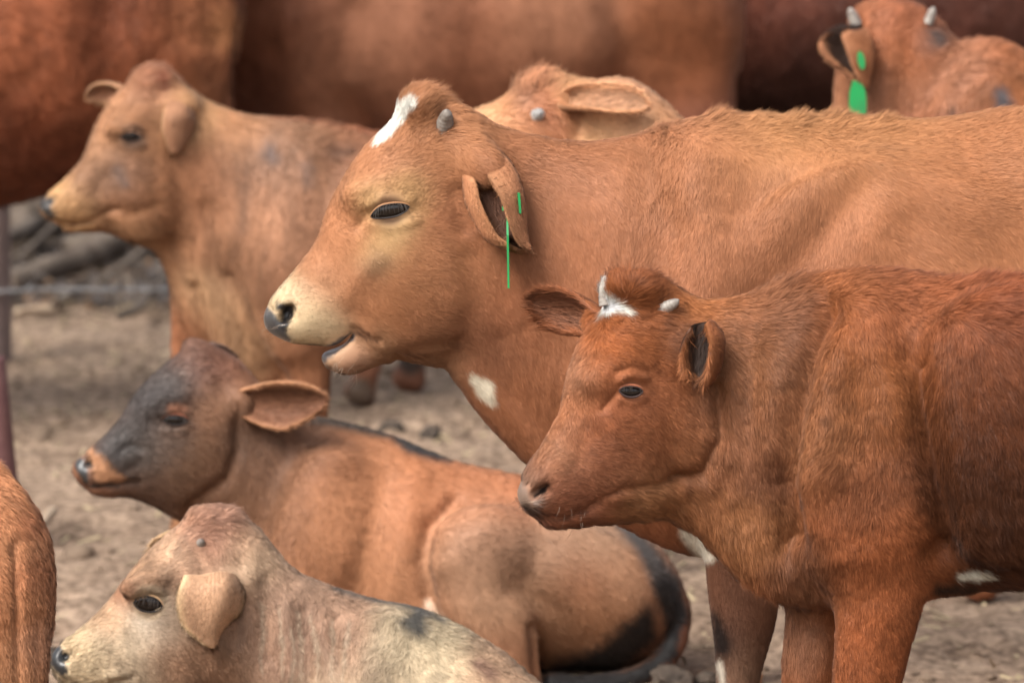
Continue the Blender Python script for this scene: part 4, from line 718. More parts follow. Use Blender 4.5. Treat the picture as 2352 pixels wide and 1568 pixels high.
# ------------------------------------------------------------------ the pale calf at the bottom left
def pale_calf():
    b = Beast(1250, .005); b.base = (180, 136, 104); Y = (560, 14); b.yaw = Y
    b.loft([(131, 1494, 142, 1540, 30), (150, 1472, 186, 1592, 48), (194, 1440, 250, 1612, 56), (244, 1390, 322, 1618, 64), (290, 1338, 400, 1622, 82, 0, .08), (340, 1276, 465, 1602, 96, 0, .08), (408, 1212, 522, 1556, 98), (474, 1178, 575, 1490, 86), (530, 1196, 606, 1450, 80)], k=.012, yaw=Y)
    b.blob(486, 1190, 52, 22, 46, 0, 12, .03, yaw=Y); b.blob(420, 1500, 95, 80, 30, -56, -25, .04, yaw=Y); b.blob(420, 1500, 95, 80, 30, 56, -25, .04, yaw=Y)
    b.blob(330, 1340, 58, 26, 24, -66, -18, .03, yaw=Y); b.blob(330, 1340, 58, 26, 24, 66, -18, .03, yaw=Y)
    b.blob(530, 1338, 40, 34, 40, -76, 0, .03)
    b.tube([(165, 1580, 14, 30), (210, 1600, 20, 36), (300, 1600, 30, 44), (400, 1590, 50, 54)], k=.012, yaw=Y)
    b.loft([(552, 1216, 480, 1620, 82), (640, 1290, 556, 1690, 94), (740, 1342, 670, 1750, 122, 0, 0), (860, 1380, 810, 1790, 152, -10), (962, 1404, 930, 1810, 176, -25), (1080, 1472, 1060, 1840, 192, -60), (1200, 1566, 1190, 1880, 198, -120), (1400, 1650, 1390, 1930, 190, -200), (1540, 1730, 1540, 1940, 150, -260), (1610, 1820, 1610, 1920, 90, -290)], k=.05)
    b.tube([(900, 1450, 60, 40, -110), (860, 1580, 90, 50, -140), (800, 1720, 70, 50, -150), (700, 1790, 40, 36, -160), (620, 1800, 34, 30, -160)], k=.05)
    b.blob(1420, 1790, 190, 120, 80, -360, 20, .05)
    b.tube([(1280, 1790, 60, 50, -420), (1330, 1880, 50, 44, -430), (1420, 1930, 36, 32, -440), (1300, 1960, 32, 30, -450)], k=.04)
    b.blob(150, 1508, 16, 11, 16, -32, -40, .008, 'c', yaw=Y); b.blob(150, 1508, 16, 11, 16, 32, -40, .008, 'c', yaw=Y)
    b.strokes += [([(146, 1560), (190, 1585), (250, 1570), (300, 1552)], 7, -7), ([(240, 1552), (262, 1548), (290, 1556)], 10, 6), ([(300, 1362), (326, 1348), (366, 1360)], 8, 6, 'n'), ([(290, 1345), (320, 1320), (370, 1330)], 12, 5, 'n'), ([(280, 1380), (292, 1410), (330, 1420)], 16, -5, 'n'), ([(545, 1300), (560, 1380), (540, 1460)], 20, -8), ([(240, 1440), (300, 1470)], 26, -4), ([(600, 1340), (620, 1500)], 24, -8), ([(700, 1400), (710, 1568)], 16, -10), ([(660, 1380), (664, 1568)], 14, 7), ([(740, 1400), (750, 1568)], 14, 7), ([(770, 1420), (780, 1568)], 12, -8), ([(850, 1430), (800, 1560)], 30, -8), ([(930, 1440), (960, 1500)], 30, 5)]
    b.cols = [(160, 1480, 24, (220, 180, 130)), (200, 1530, 40, (214, 180, 136)), (240, 1420, 26, (206, 152, 108)), (280, 1370, 20, (178, 112, 70)), (320, 1320, 26, (196, 140, 98)), (330, 1440, 36, (196, 170, 148)), (270, 1480, 40, (206, 172, 136)), (300, 1540, 40, (196, 164, 132)), (390, 1440, 30, (188, 150, 120)), (400, 1520, 50, (160, 110, 76)), (380, 1270, 30, (204, 152, 114)), (440, 1210, 30, (188, 126, 92)), (480, 1230, 30, (170, 104, 74)), (500, 1180, 30, (180, 120, 92)),
              (440, 1300, 30, (190, 136, 100)), (540, 1250, 30, (186, 136, 102)), (580, 1300, 30, (206, 162, 126)), (500, 1540, 40, (150, 100, 66)), (580, 1440, 50, (170, 122, 92)), (650, 1360, 40, (168, 124, 98)), (700, 1480, 60, (164, 116, 90)), (760, 1400, 40, (172, 126, 98)), (800, 1500, 50, (158, 110, 80)), (760, 1560, 40, (196, 158, 124)), (900, 1480, 40, (204, 176, 140)), (980, 1480, 50, (206, 178, 140)), (1000, 1560, 50, (208, 176, 136)), (1100, 1540, 40, (192, 142, 106)), (860, 1560, 50, (196, 164, 130))]
    b.patches = [([(126, 1492, 16), (132, 1520, 18), (144, 1545, 8)], (36, 36, 40), 4, .9), ([(120, 1500, 20)], (36, 36, 40), 4, .9), ([(150, 1507, 11)], (22, 22, 24), 4, .6), ([(960, 1396, 16), (945, 1425, 24), (960, 1445, 14)], (98, 92, 88), 16), ([(760, 1350, 4), (860, 1378, 7), (940, 1392, 8), (1010, 1425, 4)], (92, 86, 84), 10, 0, .15), ([(1090, 1520, 14), (1120, 1545, 16)], (150, 106, 84), 14), ([(340, 1384, 37)], (196, 162, 128), 10)]
    b.hdirs = [(200, 1480, .7, -.3), (300, 1450, .7, .3), (330, 1330, .7, -.4), (420, 1230, .7, -.4), (400, 1520, .6, .7), (500, 1300, .4, .9), (600, 1300, .5, .85), (600, 1480, .1, 1), (720, 1440, .15, 1), (820, 1420, .4, .9), (900, 1480, -.5, .8), (1000, 1500, .7, .6), (1100, 1540, .5, .8)]
    b.hlen = [(520, 1190, 30, 22, .7), (330, 1420, 130, 8, .22)]
    b.mott = (.16, 14.); b.streak = .34; b.sat = .7; b.gain = 1.08; b.tint = np.array([1., 1.04, .98])
    for k, (x0, x1) in enumerate(((596, 600), (640, 650), (682, 690), (716, 732), (758, 760), (800, 786), (668, 672))): b.patches.append(([(x0, 1380+k*9, .5), ((x0+x1)/2+4, 1450+k*5, 1.6), (x1, 1540+k*4, .3)], (196, 166, 138), 9))
    b.build('calf', 'pale tan calf with a folded ear, a dark spot on its back and dusty streaks', 'calf', count=200000, L0=14, wid=1.1, lift=.33)
    b.eye(340, 1384, 34, 20, 18, 8, rim=(38, 34, 34), lid=(206, 168, 128), lash=22, lashlen=.7, dome=.4, lw=.06)
    b.horn((461, 1247), (463, 1240), 9, mat_=HORNW, dyt=-12)
    b.sheet_ear([[(422, 1320, -128), (462, 1322, -118), (512, 1316, -108), (552, 1326, -64)], [(409, 1350, -150), (456, 1350, -146), (516, 1342, -156), (562, 1362, -84)], [(407, 1388, -156), (454, 1390, -152), (512, 1388, -164), (554, 1402, -92)],
                 [(420, 1432, -146), (456, 1434, -144), (498, 1434, -148), (528, 1424, -102)], [(452, 1462, -136), (472, 1464, -134), (492, 1464, -132), (504, 1448, -114)], [(487, 1488, -126), (488, 1488, -126), (490, 1487, -125), (492, 1484, -123)]],
                thick=6, shift=-16, back=(206, 148, 104), inside=(170, 122, 90), rim=(226, 176, 122), count=9000, L0=7, wid=.9)
    b.ear([(420, 1226, 90, 18, 18), (396, 1240, 120, 26, 26), (370, 1258, 140, 24, 24), (352, 1276, 150, 3, 3)], (-.2, -.9, -.3), roll=(2., .9), thick=8, back=(200, 150, 100), inside=(150, 104, 76), count=1500, wid=1.3)

# ------------------------------------------------------------------ the orange animal at the left edge, seen from its rump
def edge_calf():
    b = Beast(1420, .006); b.base = (184, 116, 72)
    b.loft([(-900, 1150, -900, 1620, 110), (-760, 1080, -760, 1730, 190), (-420, 1070, -420, 1760, 215), (-150, 1066, -150, 1720, 205), (-40, 1086, -30, 1640, 180), (22, 1142, 26, 1560, 130), (52, 1220, 50, 1480, 80)], k=.05)
    b.loft([(-1240, 880, -1190, 1180, 80), (-1100, 850, -1040, 1300, 90), (-960, 1000, -860, 1500, 130), (-800, 1080, -740, 1680, 180)], k=.05)
    b.loft([(-1420, 1130, -1390, 1200, 40), (-1340, 1010, -1270, 1200, 66), (-1260, 890, -1140, 1180, 90), (-1160, 850, -1060, 1120, 84)], k=.02)
    for d in (-95, 95):
        b.tube([(-60, 1180, 60, 40, d*.8), (-30, 1360, 104, 64, d), (14, 1500, 88, 60, d), (30, 1568, 76, 54, d), (40, 1700, 56, 46, d), (30, 1850, 42, 36, d), (16, 2000, 38, 34, d), (0, b.gy(d)-8, 54, 46, d)], k=.05)
        b.tube([(-720, 1500, 120, 70, d), (-730, 1700, 80, 60, d), (-735, 1900, 50, 44, d), (-740, 2020, 40, 36, d), (-750, b.gy(d)-8, 54, 46, d)], k=.05)
    b.tube([(-20, 1086, 30, 30, -8), (28, 1140, 24, 26, -18), (54, 1210, 19, 24, -30), (63, 1290, 17, 22, -40), (60, 1400, 16, 20, -46), (62, 1520, 16, 20, -48), (66, 1680, 26, 24, -48), (66, 1800, 18, 18, -48)], k=.016)
    b.strokes += [([(30, 1240), (36, 1400), (40, 1568)], 10, -12), ([(84, 1400), (86, 1568)], 8, -3), ([(-20, 1250), (0, 1400)], 34, 6)]
    b.cols = [(10, 1160, 40, (194, 124, 78)), (30, 1260, 30, (186, 120, 76)), (20, 1400, 40, (178, 112, 68)), (60, 1300, 24, (178, 108, 66)), (90, 1480, 30, (190, 128, 92)), (20, 1540, 40, (192, 128, 84)), (60, 1200, 20, (186, 110, 66))]
    b.hdirs = [(0, 1150, .6, .7), (30, 1300, .3, .9), (20, 1450, .1, 1), (90, 1450, .3, 1)]
    b.build('calf', 'orange brown animal cut off by the left edge, showing only its rump and tail', 'calf', count=70000, L0=16, wid=1.2, lift=.35)

# ------------------------------------------------------------------ grown cattle behind
def big_cow(scale, base, cols, top, label, **kw):
    b = Beast(scale, .011); b.base = base; b.cols = cols; return b
def left_red_cow():
    b = Beast(880, .011); b.tint = np.array([1., 1., .95]); b.base = (116, 62, 38); b.mott = (.3, 12); b.lumps = (.008, 18); b.streak = .25; b.gain = .95; b.sat = .92
    b.loft([(-1000, -260, -1000, 360, 120), (-900, -340, -880, 450, 200), (-500, -370, -500, 500, 270), (-100, -370, -100, 488, 285), (150, -365, 150, 430, 275), (340, -350, 340, 360, 235), (450, -320, 460, 230, 170), (500, -240, 505, 90, 100)], k=.06)
    b.loft([(-1400, -420, -1340, -60, 90), (-1240, -430, -1150, 100, 110), (-1080, -340, -960, 300, 150), (-920, -330, -860, 420, 200)], k=.06)
    b.loft([(-1640, -90, -1600, -20, 50), (-1540, -240, -1460, -20, 80), (-1440, -380, -1320, -60, 110), (-1340, -420, -1240, -120, 100)], k=.03)
    for d in (-130, 130):
        b.tube([(330, -240, 90, 50, d), (390, 20, 140, 80, d), (430, 230, 100, 70, d), (480, 400, 60, 50, d), (500, 530, 46, 42, d), (486, 700, 36, 34, d), (480, 850, 36, 34, d), (470, b.gy(d)-8, 48, 42, d)], k=.06)
        b.tube([(-880, 200, 130, 80, d), (-880, 420, 80, 60, d), (-880, 620, 48, 44, d), (-885, 820, 40, 38, d), (-890, b.gy(d)-8, 52, 46, d)], k=.06)
    b.tube([(470, -330, 34, 34, -20), (512, -240, 30, 34, -60), (516, -60, 26, 30, -130), (508, 80, 24, 28, -150), (494, 190, 22, 26, -155), (474, 300, 28, 26, -150), (470, 420, 20, 20, -145)], k=.02)
    b.strokes += [([(250, -100), (240, 120), (280, 300)], 50, -22), ([(330, -60), (420, 160)], 60, 10), ([(-60, 0), (-40, 300)], 60, -8), ([(120, 0), (140, 260)], 60, 7)]
    b.cols = [(60, 60, 80, (152, 86, 54)), (200, 150, 80, (144, 80, 50)), (60, 380, 90, (110, 56, 34)), (260, 60, 50, (104, 54, 34)), (340, 80, 60, (146, 84, 54)), (440, 60, 40, (166, 104, 68)), (505, 60, 24, (192, 128, 82)), (460, 200, 40, (140, 86, 56))]
    b.hdirs = [(0, 0, .8, .5), (0, 400, .5, .8), (300, 100, .3, 1), (500, 50, .1, 1)]
    b.build('cow', 'big dark red cow filling the upper left, its belly above the logs', 'cow', count=60000, L0=22, wid=2.2, lift=.4)
def middle_red_cow():
    b = Beast(850, .011); b.tint = np.array([1., 1., .95]); b.base = (140, 86, 66); b.mott = (.18, 7); b.lumps = (.010, 7); b.streak = .14; b.gain = .88; b.sat = .88
    b.loft([(330, -240, 370, 160, 120), (560, -330, 560, 285, 200), (800, -345, 800, 318, 270), (1100, -345, 1100, 318, 285), (1380, -335, 1380, 296, 262), (1560, -320, 1560, 260, 215), (1650, -250, 1652, 180, 140)], k=.06)
    b.loft([(40, -420, 110, -60, 90), (200, -390, 270, 60, 105), (380, -300, 430, 190, 130), (560, -320, 560, 220, 190)], k=.06)
    b.loft([(-210, -100, -160, -20, 50), (-110, -260, -10, -20, 80), (0, -400, 120, -60, 110), (90, -420, 200, -100, 100)], k=.03)
    for d in (-120, 120):
        b.tube([(1500, -230, 90, 50, d), (1560, 20, 128, 80, d), (1590, 220, 98, 70, d), (1630, 400, 60, 48, d), (1640, 520, 44, 40, d), (1625, 700, 34, 32, d), (1615, b.gy(d)-8, 46, 42, d)], k=.06)
    b.tube([(640, 60, 120, 80, -110), (720, 240, 80, 60, -110), (800, 480, 52, 46, -110), (836, 660, 38, 36, -110), (842, 720, 29, 28, -110), (844, 800, 26, 26, -110), (846, 838, 34, 32, -110), (838, 872, 28, 28, -110), (826, b.gy(-110)-10, 42, 38, -110)], k=.06)
    b.tube([(700, 60, 120, 80, 110), (820, 240, 80, 60, 110), (920, 480, 52, 46, 110), (946, 620, 38, 36, 110), (952, 680, 29, 28, 110), (954, 756, 26, 26, 110), (956, 790, 33, 31, 110), (948, 820, 28, 28, 110), (938, b.gy(110)-10, 42, 38, 110)], k=.06)
    b.tube([(1640, -280, 32, 32), (1672, -200, 26, 28), (1676, 60, 20, 22), (1672, 300, 18, 20), (1670, 480, 30, 28)], k=.02)
    b.strokes += [([(800, 40), (760, 200), (820, 290)], 50, -22), ([(950, 0), (960, 260)], 50, 15), ([(1080, 0), (1090, 260)], 46, -11), ([(1200, 0), (1210, 250)], 46, 11), ([(1420, -40), (1440, 140), (1400, 290)], 50, -30), ([(660, 60), (700, 200)], 50, 15)]
    b.cols = [(620, 60, 60, (120, 70, 46)), (740, 180, 60, (146, 94, 68)), (900, 80, 80, (160, 105, 77)), (1080, 160, 90, (142, 86, 58)), (1280, 60, 90, (172, 115, 84)), (1340, 200, 70, (132, 76, 48)), (1520, 80, 70, (138, 80, 46)), (1620, 120, 50, (132, 74, 41)), (600, 220, 50, (92, 50, 34)), (840, 860, 60, (140, 90, 67)), (960, 820, 50, (116, 76, 56))]  # dark point low on the left: underside shade put into the coat colour
    b.patches = [([(826, 900, 34)], (92, 74, 62), 10), ([(938, 850, 34)], (74, 58, 50), 10)]
    b.hdirs = [(600, 0, .6, .7), (1000, 100, .8, .5), (1300, 100, .8, .5), (1550, 100, .3, 1)]
    b.build('cow', 'large brown cow whose smooth flank spans the top centre behind the tan cow', 'cow', count=40000, L0=12, wid=2.2, lift=.25)
def dark_cow():
    b = Beast(800, .012); b.tint = np.array([1., 1., .95]); b.base = (64, 33, 24); b.gain = 1.5; b.streak = .3; b.mott = (.3, 9); b.lumps = (.006, 18)
    b.loft([(1500, -200, 1500, 120, 110), (1560, -300, 1560, 250, 190), (1760, -330, 1760, 320, 250), (2050, -330, 2050, 330, 270), (2350, -330, 2350, 320, 250), (2560, -310, 2560, 250, 190), (2680, -300, 2740, 120, 130), (2860, -360, 2920, -20, 100)], k=.06)
    b.loft([(2800, -380, 2900, -60, 90), (2920, -330, 2960, -20, 100), (3040, -220, 3000, 20, 80), (3120, -80, 3070, 40, 52)], k=.04)
    for d in (-120, 120):
        b.tube([(1640, -60, 140, 80, d), (1600, 150, 100, 70, d), (1560, 360, 60, 48, d), (1545, 460, 44, 40, d), (1560, 640, 34, 32, d), (1565, b.gy(d)-8, 46, 42, d)], k=.06)
        b.tube([(2480, 60, 120, 80, d), (2480, 280, 70, 56, d), (2480, 460, 46, 42, d), (2480, 640, 34, 32, d), (2490, b.gy(d)-8, 46, 42, d)], k=.06)
    b.tube([(1500, -200, 30, 30), (1474, -80, 22, 24), (1470, 200, 18, 20), (1472, 420, 28, 26)], k=.02)
    b.cols = [(1760, 60, 70, (92, 48, 34)), (1850, 160, 60, (56, 29, 21)), (1780, 240, 70, (42, 22, 18)), (2250, 60, 90, (74, 38, 27)), (2330, 100, 60, (44, 22, 16))]  # lowest point paints the shadow at the bottom of the flank into the coat
    b.hdirs = [(1700, 0, .2, 1), (2200, 0, .3, 1)]
    b.build('cow', 'very dark shaggy cow behind the calf with green ear tags', 'cow', count=50000, L0=28, wid=2.6, lift=.45)
def tufted_cow():
    b = Beast(1150, .006); b.base = (190, 128, 84)
    b.loft([(1006, 330, 1040, 400, 40), (1062, 266, 1120, 440, 62), (1126, 240, 1200, 450, 84), (1190, 206, 1265, 450, 96), (1240, 188, 1320, 450, 94), (1300, 196, 1350, 470, 86)], k=.012)
    b.loft([(1270, 196, 1330, 470, 84), (1345, 190, 1370, 520, 90), (1425, 178, 1410, 580, 110), (1472, 206, 1480, 640, 135), (1512, 262, 1560, 680, 160), (1620, 340, 1640, 720, 180), (1800, 350, 1800, 740, 195), (2100, 350, 2100, 740, 195), (2400, 350, 2400, 720, 190), (2540, 380, 2540, 650, 140), (2610, 450, 2610, 560, 70)], k=.04)
    b.blob(1232, 196, 46, 26, 50, 0, 0, .03)
    for d in (-90, 90):
        b.tube([(1670, 560, 110, 60, d), (1690, 780, 66, 50, d), (1705, 960, 46, 42, d), (1708, 1150, 36, 34, d), (1708, 1400, 32, 30, d), (1704, b.gy(d)-8, 44, 38, d)], k=.05)
        b.tube([(2500, 520, 110, 60, d), (2540, 760, 66, 50, d), (2570, 900, 46, 42, d), (2555, 1100, 34, 32, d), (2545, b.gy(d)-8, 46, 40, d)], k=.05)
    b.cols = [(1090, 265, 40, (206, 150, 104)), (1150, 250, 30, (190, 126, 80)), (1200, 230, 20, (134, 96, 78)), (1230, 200, 24, (176, 112, 74)), (1240, 260, 40, (158, 90, 54)), (1280, 270, 34, (160, 92, 54)), (1310, 220, 30, (206, 146, 96)), (1400, 190, 40, (184, 128, 90)), (1460, 200, 30, (176, 122, 88)), (1360, 290, 40, (200, 144, 96)), (1450, 280, 30, (190, 134, 92)), (1200, 300, 40, (182, 120, 76))]
    b.hdirs = [(1100, 260, .8, -.3), (1230, 200, .3, -1), (1240, 260, .7, .3), (1290, 260, .5, .8), (1400, 200, .9, .1), (1450, 300, .8, .4)]
    b.hlen = [(1236, 186, 24, 46, 1.2), (1205, 200, 20, 26, .95), (1270, 196, 20, 28, 1.0), (1240, 250, 60, 26, .6), (1285, 210, 30, 26, .8)]
    b.strokes += [([(1310, 210), (1330, 260), (1320, 320)], 16, -8)]
    b.build('cow', 'tan cow with tufted poll and cut white horn stub, half hidden behind the tan neck', 'cow', count=80000, L0=13, wid=1.4, lift=.35)
    b.horn((1237, 264), (1240, 259), 14, mat_=mat('sawn_horn', (.5, .49, .47), .6, .3, noise=(40, (.26, .25, .24)), bump=(.8, .006)), dyt=-26)
    b.ear([(1306, 240, -82, 20, 20), (1340, 234, -110, 28, 28), (1386, 234, -125, 34, 32), (1430, 236, -128, 34, 32), (1464, 240, -126, 24, 22), (1484, 244, -124, 3, 3)], (.05, -.75, .5), roll=(2.2, 1.0), thick=8, back=(204, 142, 100), inside=(186, 132, 96), rim=(212, 142, 94), count=5000, L0=8, inL=14, wid=1.3)
def tagged_calf():
    b = Beast(1050, .007); b.sat = .95; b.gain = 1.1; b.mott = (.2, 12.); b.streak = .2; b.base = (150, 92, 62)
    b.tube([(2052, 44, 92, 84), (2050, 72, 108, 98), (2052, 130, 124, 104), (2046, 210, 126, 108), (2042, 300, 128, 120), (2060, 420, 150, 150)], k=.03, cap=.5)
    b.blob(2048, 100, 90, 98, 150, 140, 0, .05)
    b.loft([(2120, 60, 2060, 420, 90), (2190, 98, 2140, 500, 130), (2290, 96, 2280, 560, 165), (2352, 160, 2352, 600, 185), (2500, 210, 2500, 620, 195), (2700, 220, 2700, 600, 185), (2880, 260, 2880, 520, 130), (2940, 340, 2940, 440, 70)], k=.05)
    b.tube([(2290, 200, 80, 50, -110), (2240, 300, 110, 60, -130), (2250, 440, 100, 60, -120)], k=.05)
    for d in (-90, 90):
        b.tube([(2260, 420, 100, 60, d), (2260, 640, 60, 46, d), (2260, 820, 44, 40, d), (2262, 1000, 32, 30, d), (2262, 1180, 32, 30, d), (2250, b.gy(d)-8, 44, 38, d)], k=.05)
        b.tube([(2820, 420, 100, 60, d), (2860, 640, 60, 46, d), (2880, 780, 44, 40, d), (2868, 1000, 32, 30, d), (2860, b.gy(d)-8, 44, 38, d)], k=.05)
    b.strokes += [([(2185, 280), (2200, 220), (2250, 170)], 22, -10), ([(2090, 60), (2080, 280)], 24, -6), ([(2060, 180), (2050, 280)], 20, -5)]
    b.cols = [(2000, 40, 40, (160, 98, 68)), (2080, 30, 40, (140, 82, 58)), (2080, 110, 50, (160, 96, 62)), (2130, 90, 20, (118, 94, 88)), (2010, 200, 40, (140, 92, 68)), (2080, 220, 40, (146, 92, 64)), (2200, 200, 50, (158, 106, 80)), (2240, 150, 40, (166, 112, 86)), (2290, 120, 40, (156, 92, 58)), (2260, 230, 40, (146, 92, 62)), (2330, 180, 40, (160, 98, 62)), (1940, 220, 30, (156, 104, 74))]
    b.patches = [([(2298, 210, 14), (2305, 235, 16)], (88, 82, 86), 14), ([(2138, 75, 8), (2150, 95, 10)], (104, 92, 90), 14), ([(2186, 250, 6), (2190, 275, 8)], (80, 58, 52), 14)]
    b.hdirs = [(2050, 20, .1, -.6), (2050, 120, .1, 1), (2020, 250, 0, 1), (2200, 150, .8, -.2), (2260, 220, -.4, .8), (2330, 200, .4, .9)]
    b.hlen = [(2220, 150, 80, 24, .5)]
    b.build('calf', 'brown calf seen from behind, with green ear tags and two white horn buds', 'calf', count=80000, L0=18, wid=1.6, lift=.4)
    b.horn((1962, 44), (1951, 18), 11, mat_=HORNW, dyb=-60); b.horn((2136, 42), (2145, 16), 10, mat_=HORNW, dyb=-60)
    b.sheet_ear([[(1958, 66, -62), (1968, 60, -58), (1990, 66, -60), (1984, 80, -78)], [(1892, 84, -108), (1926, 64, -100), (1996, 90, -106), (1936, 76, -134)], [(1884, 104, -116), (1926, 100, -100), (2000, 118, -112), (1942, 104, -148)],
                 [(1902, 132, -118), (1932, 130, -104), (1997, 148, -118), (1952, 136, -150)], [(1932, 156, -120), (1950, 154, -112), (1991, 170, -122), (1962, 164, -148)], [(1968, 184, -128), (1974, 184, -124), (1987, 186, -128), (1976, 190, -140)], [(1982, 198, -132), (1983, 198, -132), (1985, 197, -132), (1984, 198, -134)]],
                thick=9, shift=-30, back=(164, 104, 70), inside=(52, 35, 28), rim=(176, 118, 84), count=7000, L0=11, wid=1.2)
    b.ear([(2110, 80, 40, 20, 20), (2140, 84, 90, 30, 30), (2160, 100, 130, 30, 30), (2170, 120, 150, 3, 3)], (.6, .6, -.3), roll=(2., 1.), thick=8, back=(150, 92, 62), inside=(80, 54, 44), count=1500, wid=1.4)
    t = np.linspace(0, 2*np.pi, 17)[:-1]
    plate('ear_tag', [(1978+8.5*math.cos(a)+3*math.sin(a), 139+21*math.sin(a)) for a in t], -188, b, .004, TAG, b.root)
    plate('ear_tag', [(1959, 184), (1968, 188), (1982, 196), (1988, 212), (1990, 240), (1988, 280), (1954, 280), (1950, 240), (1951, 212)], -186, b, .003, TAG, b.root)['label'] = 'broad green hanging ear tag'
# ------------------------------------------------------------------ ground and fence
def on_ground(px, py):
    d = FW+RT*((px-W0/2)/FPX)+UP*((H0/2-py)/FPX); return CAM+d*(-CAMH/d[2])
def ground_h(p):
    q = np.c_[p[:, :2], np.zeros(len(p))]
    r = .020*fbm(q, 4.5, 1, 4)+.016*np.maximum(fbm(q, 11, 2, 3), -.15)+.007*fbm(q, 34, 3, 2)
    e = np.clip(1.4-np.maximum(np.abs(p[:, 0])-2.6, 0)/2, 0, 1)*np.clip((22-p[:, 1])/3, 0, 1)*np.clip((p[:, 1]-6)/1, 0, 1)
    if len(p) > 20000:                                       # hoof prints
        R = np.random.default_rng(3)
        for k in range(260):
            hx, hy, hr = R.uniform(-2.4, 2.4), R.uniform(8.5, 16), R.uniform(.045, .075); I = np.nonzero((np.abs(p[:, 0]-hx) < .2) & (np.abs(p[:, 1]-hy) < .2))[0]
            d = np.hypot(p[I, 0]-hx, p[I, 1]-hy)/hr; r[I] += -.020*np.exp(-d**4)+.008*np.exp(-((d-1.35)/.35)**2)
    return r*e-.03
def ground():
    xs = np.r_[-1500, -300, -60, -20, -8, np.arange(-3.4, 3.4, .022), 8, 20, 60, 300, 1500]; ys = np.r_[-60, -5, 3, np.arange(7, 19, .03), np.arange(19, 24, .1), 30, 50, 120, 400, 1000, 2600]
    X, Y = np.meshgrid(xs, ys); V = np.c_[X.ravel(), Y.ravel(), np.zeros(X.size)]; V[:, 2] = ground_h(V)
    nx = len(xs); i = np.arange(len(ys)-1)[:, None]*nx+np.arange(nx-1)[None]; i = i.ravel()
    q = np.stack([i, i+1, i+nx+1, i+nx], 1)
    m = mat('dirt', (.38, .29, .22), .95, .08); n = m.node_tree.nodes; L = m.node_tree.links; b = n['Principled BSDF']
    tc = n.new('ShaderNodeTexCoord'); col = None
    def noise(sc, det=5):
        t = n.new('ShaderNodeTexNoise'); t.inputs['Scale'].default_value = sc; t.inputs['Detail'].default_value = det; L.new(tc.outputs['Object'], t.inputs['Vector']); return t
    def ramp(src, a, ca, bb, cb):
        r = n.new('ShaderNodeValToRGB'); r.color_ramp.elements[0].position = a; r.color_ramp.elements[0].color = (*ca, 1); r.color_ramp.elements[1].position = bb; r.color_ramp.elements[1].color = (*cb, 1); L.new(src, r.inputs[0]); return r
    a = ramp(noise(6).outputs[0], .38, (.22, .162, .122), .62, (.30, .228, .174)); c = ramp(noise(38).outputs[0], .36, (.5, .46, .43), .62, (1.2, 1.15, 1.08))
    mx = n.new('ShaderNodeMix'); mx.data_type = 'RGBA'; mx.blend_type = 'MULTIPLY'; mx.inputs[0].default_value = 1; L.new(a.outputs[0], mx.inputs[6]); L.new(c.outputs[0], mx.inputs[7])
    L.new(mx.outputs[2], b.inputs['Base Color'])
    bp = n.new('ShaderNodeBump'); bp.inputs['Strength'].default_value = .7; bp.inputs['Distance'].default_value = .012; L.new(noise(70, 4).outputs[0], bp.inputs['Height']); L.new(bp.outputs[0], b.inputs['Normal'])
    o = mesh_np('ground', V, [q], m); o['kind'] = 'structure'
def scatter():
    # straw and dry leaf chips trodden into the dirt
    n = 7000; P = np.c_[rng.uniform(-2.6, 2.6, n), rng.uniform(8, 18, n), np.zeros(n)]; P[:, 2] = ground_h(P)+.004
    a = rng.uniform(0, 6.28, n); L = rng.uniform(.006, .035, n); w = rng.uniform(.0015, .006, n); D = np.c_[np.cos(a), np.sin(a), rng.normal(0, .25, n)]; S = np.c_[-np.sin(a), np.cos(a), rng.normal(0, .3, n)]
    V = np.stack([P-D*L[:, None]-S*w[:, None], P+D*L[:, None]-S*w[:, None]*.6, P+D*L[:, None]+S*w[:, None]*.6, P-D*L[:, None]+S*w[:, None]], 1).reshape(-1, 3)
    o = mesh_np('straw', V, [np.arange(n*4).reshape(-1, 4)], mat('straw', (.42, .34, .21), .8, .2, noise=(3, (.28, .21, .13)))); o['kind'] = 'stuff'; o['label'] = 'bits of straw and dry leaf trodden into the dirt'; o['category'] = 'straw'
    # clods of dirt and dung
    n = 700; P = np.c_[rng.uniform(-2.6, 2.6, n), rng.uniform(8, 17, n), np.zeros(n)]; P[:, 2] = ground_h(P)
    import bmesh
    bm = bmesh.new(); bmesh.ops.create_icosphere(bm, subdivisions=2, radius=1); u = np.array([v.co[:] for v in bm.verts]); f = np.array([[v.index for v in g.verts] for g in bm.faces]); bm.free()
    r = rng.gamma(2.0, .004, n)+.004; VV = []
    for i in range(n):
        q = u*(1+.35*fbm(u+i*3.1, 1.6, i % 50)[:, None])*r[i]*np.array([rng.uniform(.8, 1.7), rng.uniform(.8, 1.7), .62]); VV.append(q+P[i]+[0, 0, r[i]*.12])
    o = mesh_np('dirt_clods', np.concatenate(VV), [np.concatenate([f+i*len(u) for i in range(n)])], mat('clod', (.14, .10, .072), .95, .1, noise=(9, (.22, .16, .115)))); o['kind'] = 'stuff'; o['label'] = 'clods of dried mud and dung on the dirt'; o['category'] = 'clods'
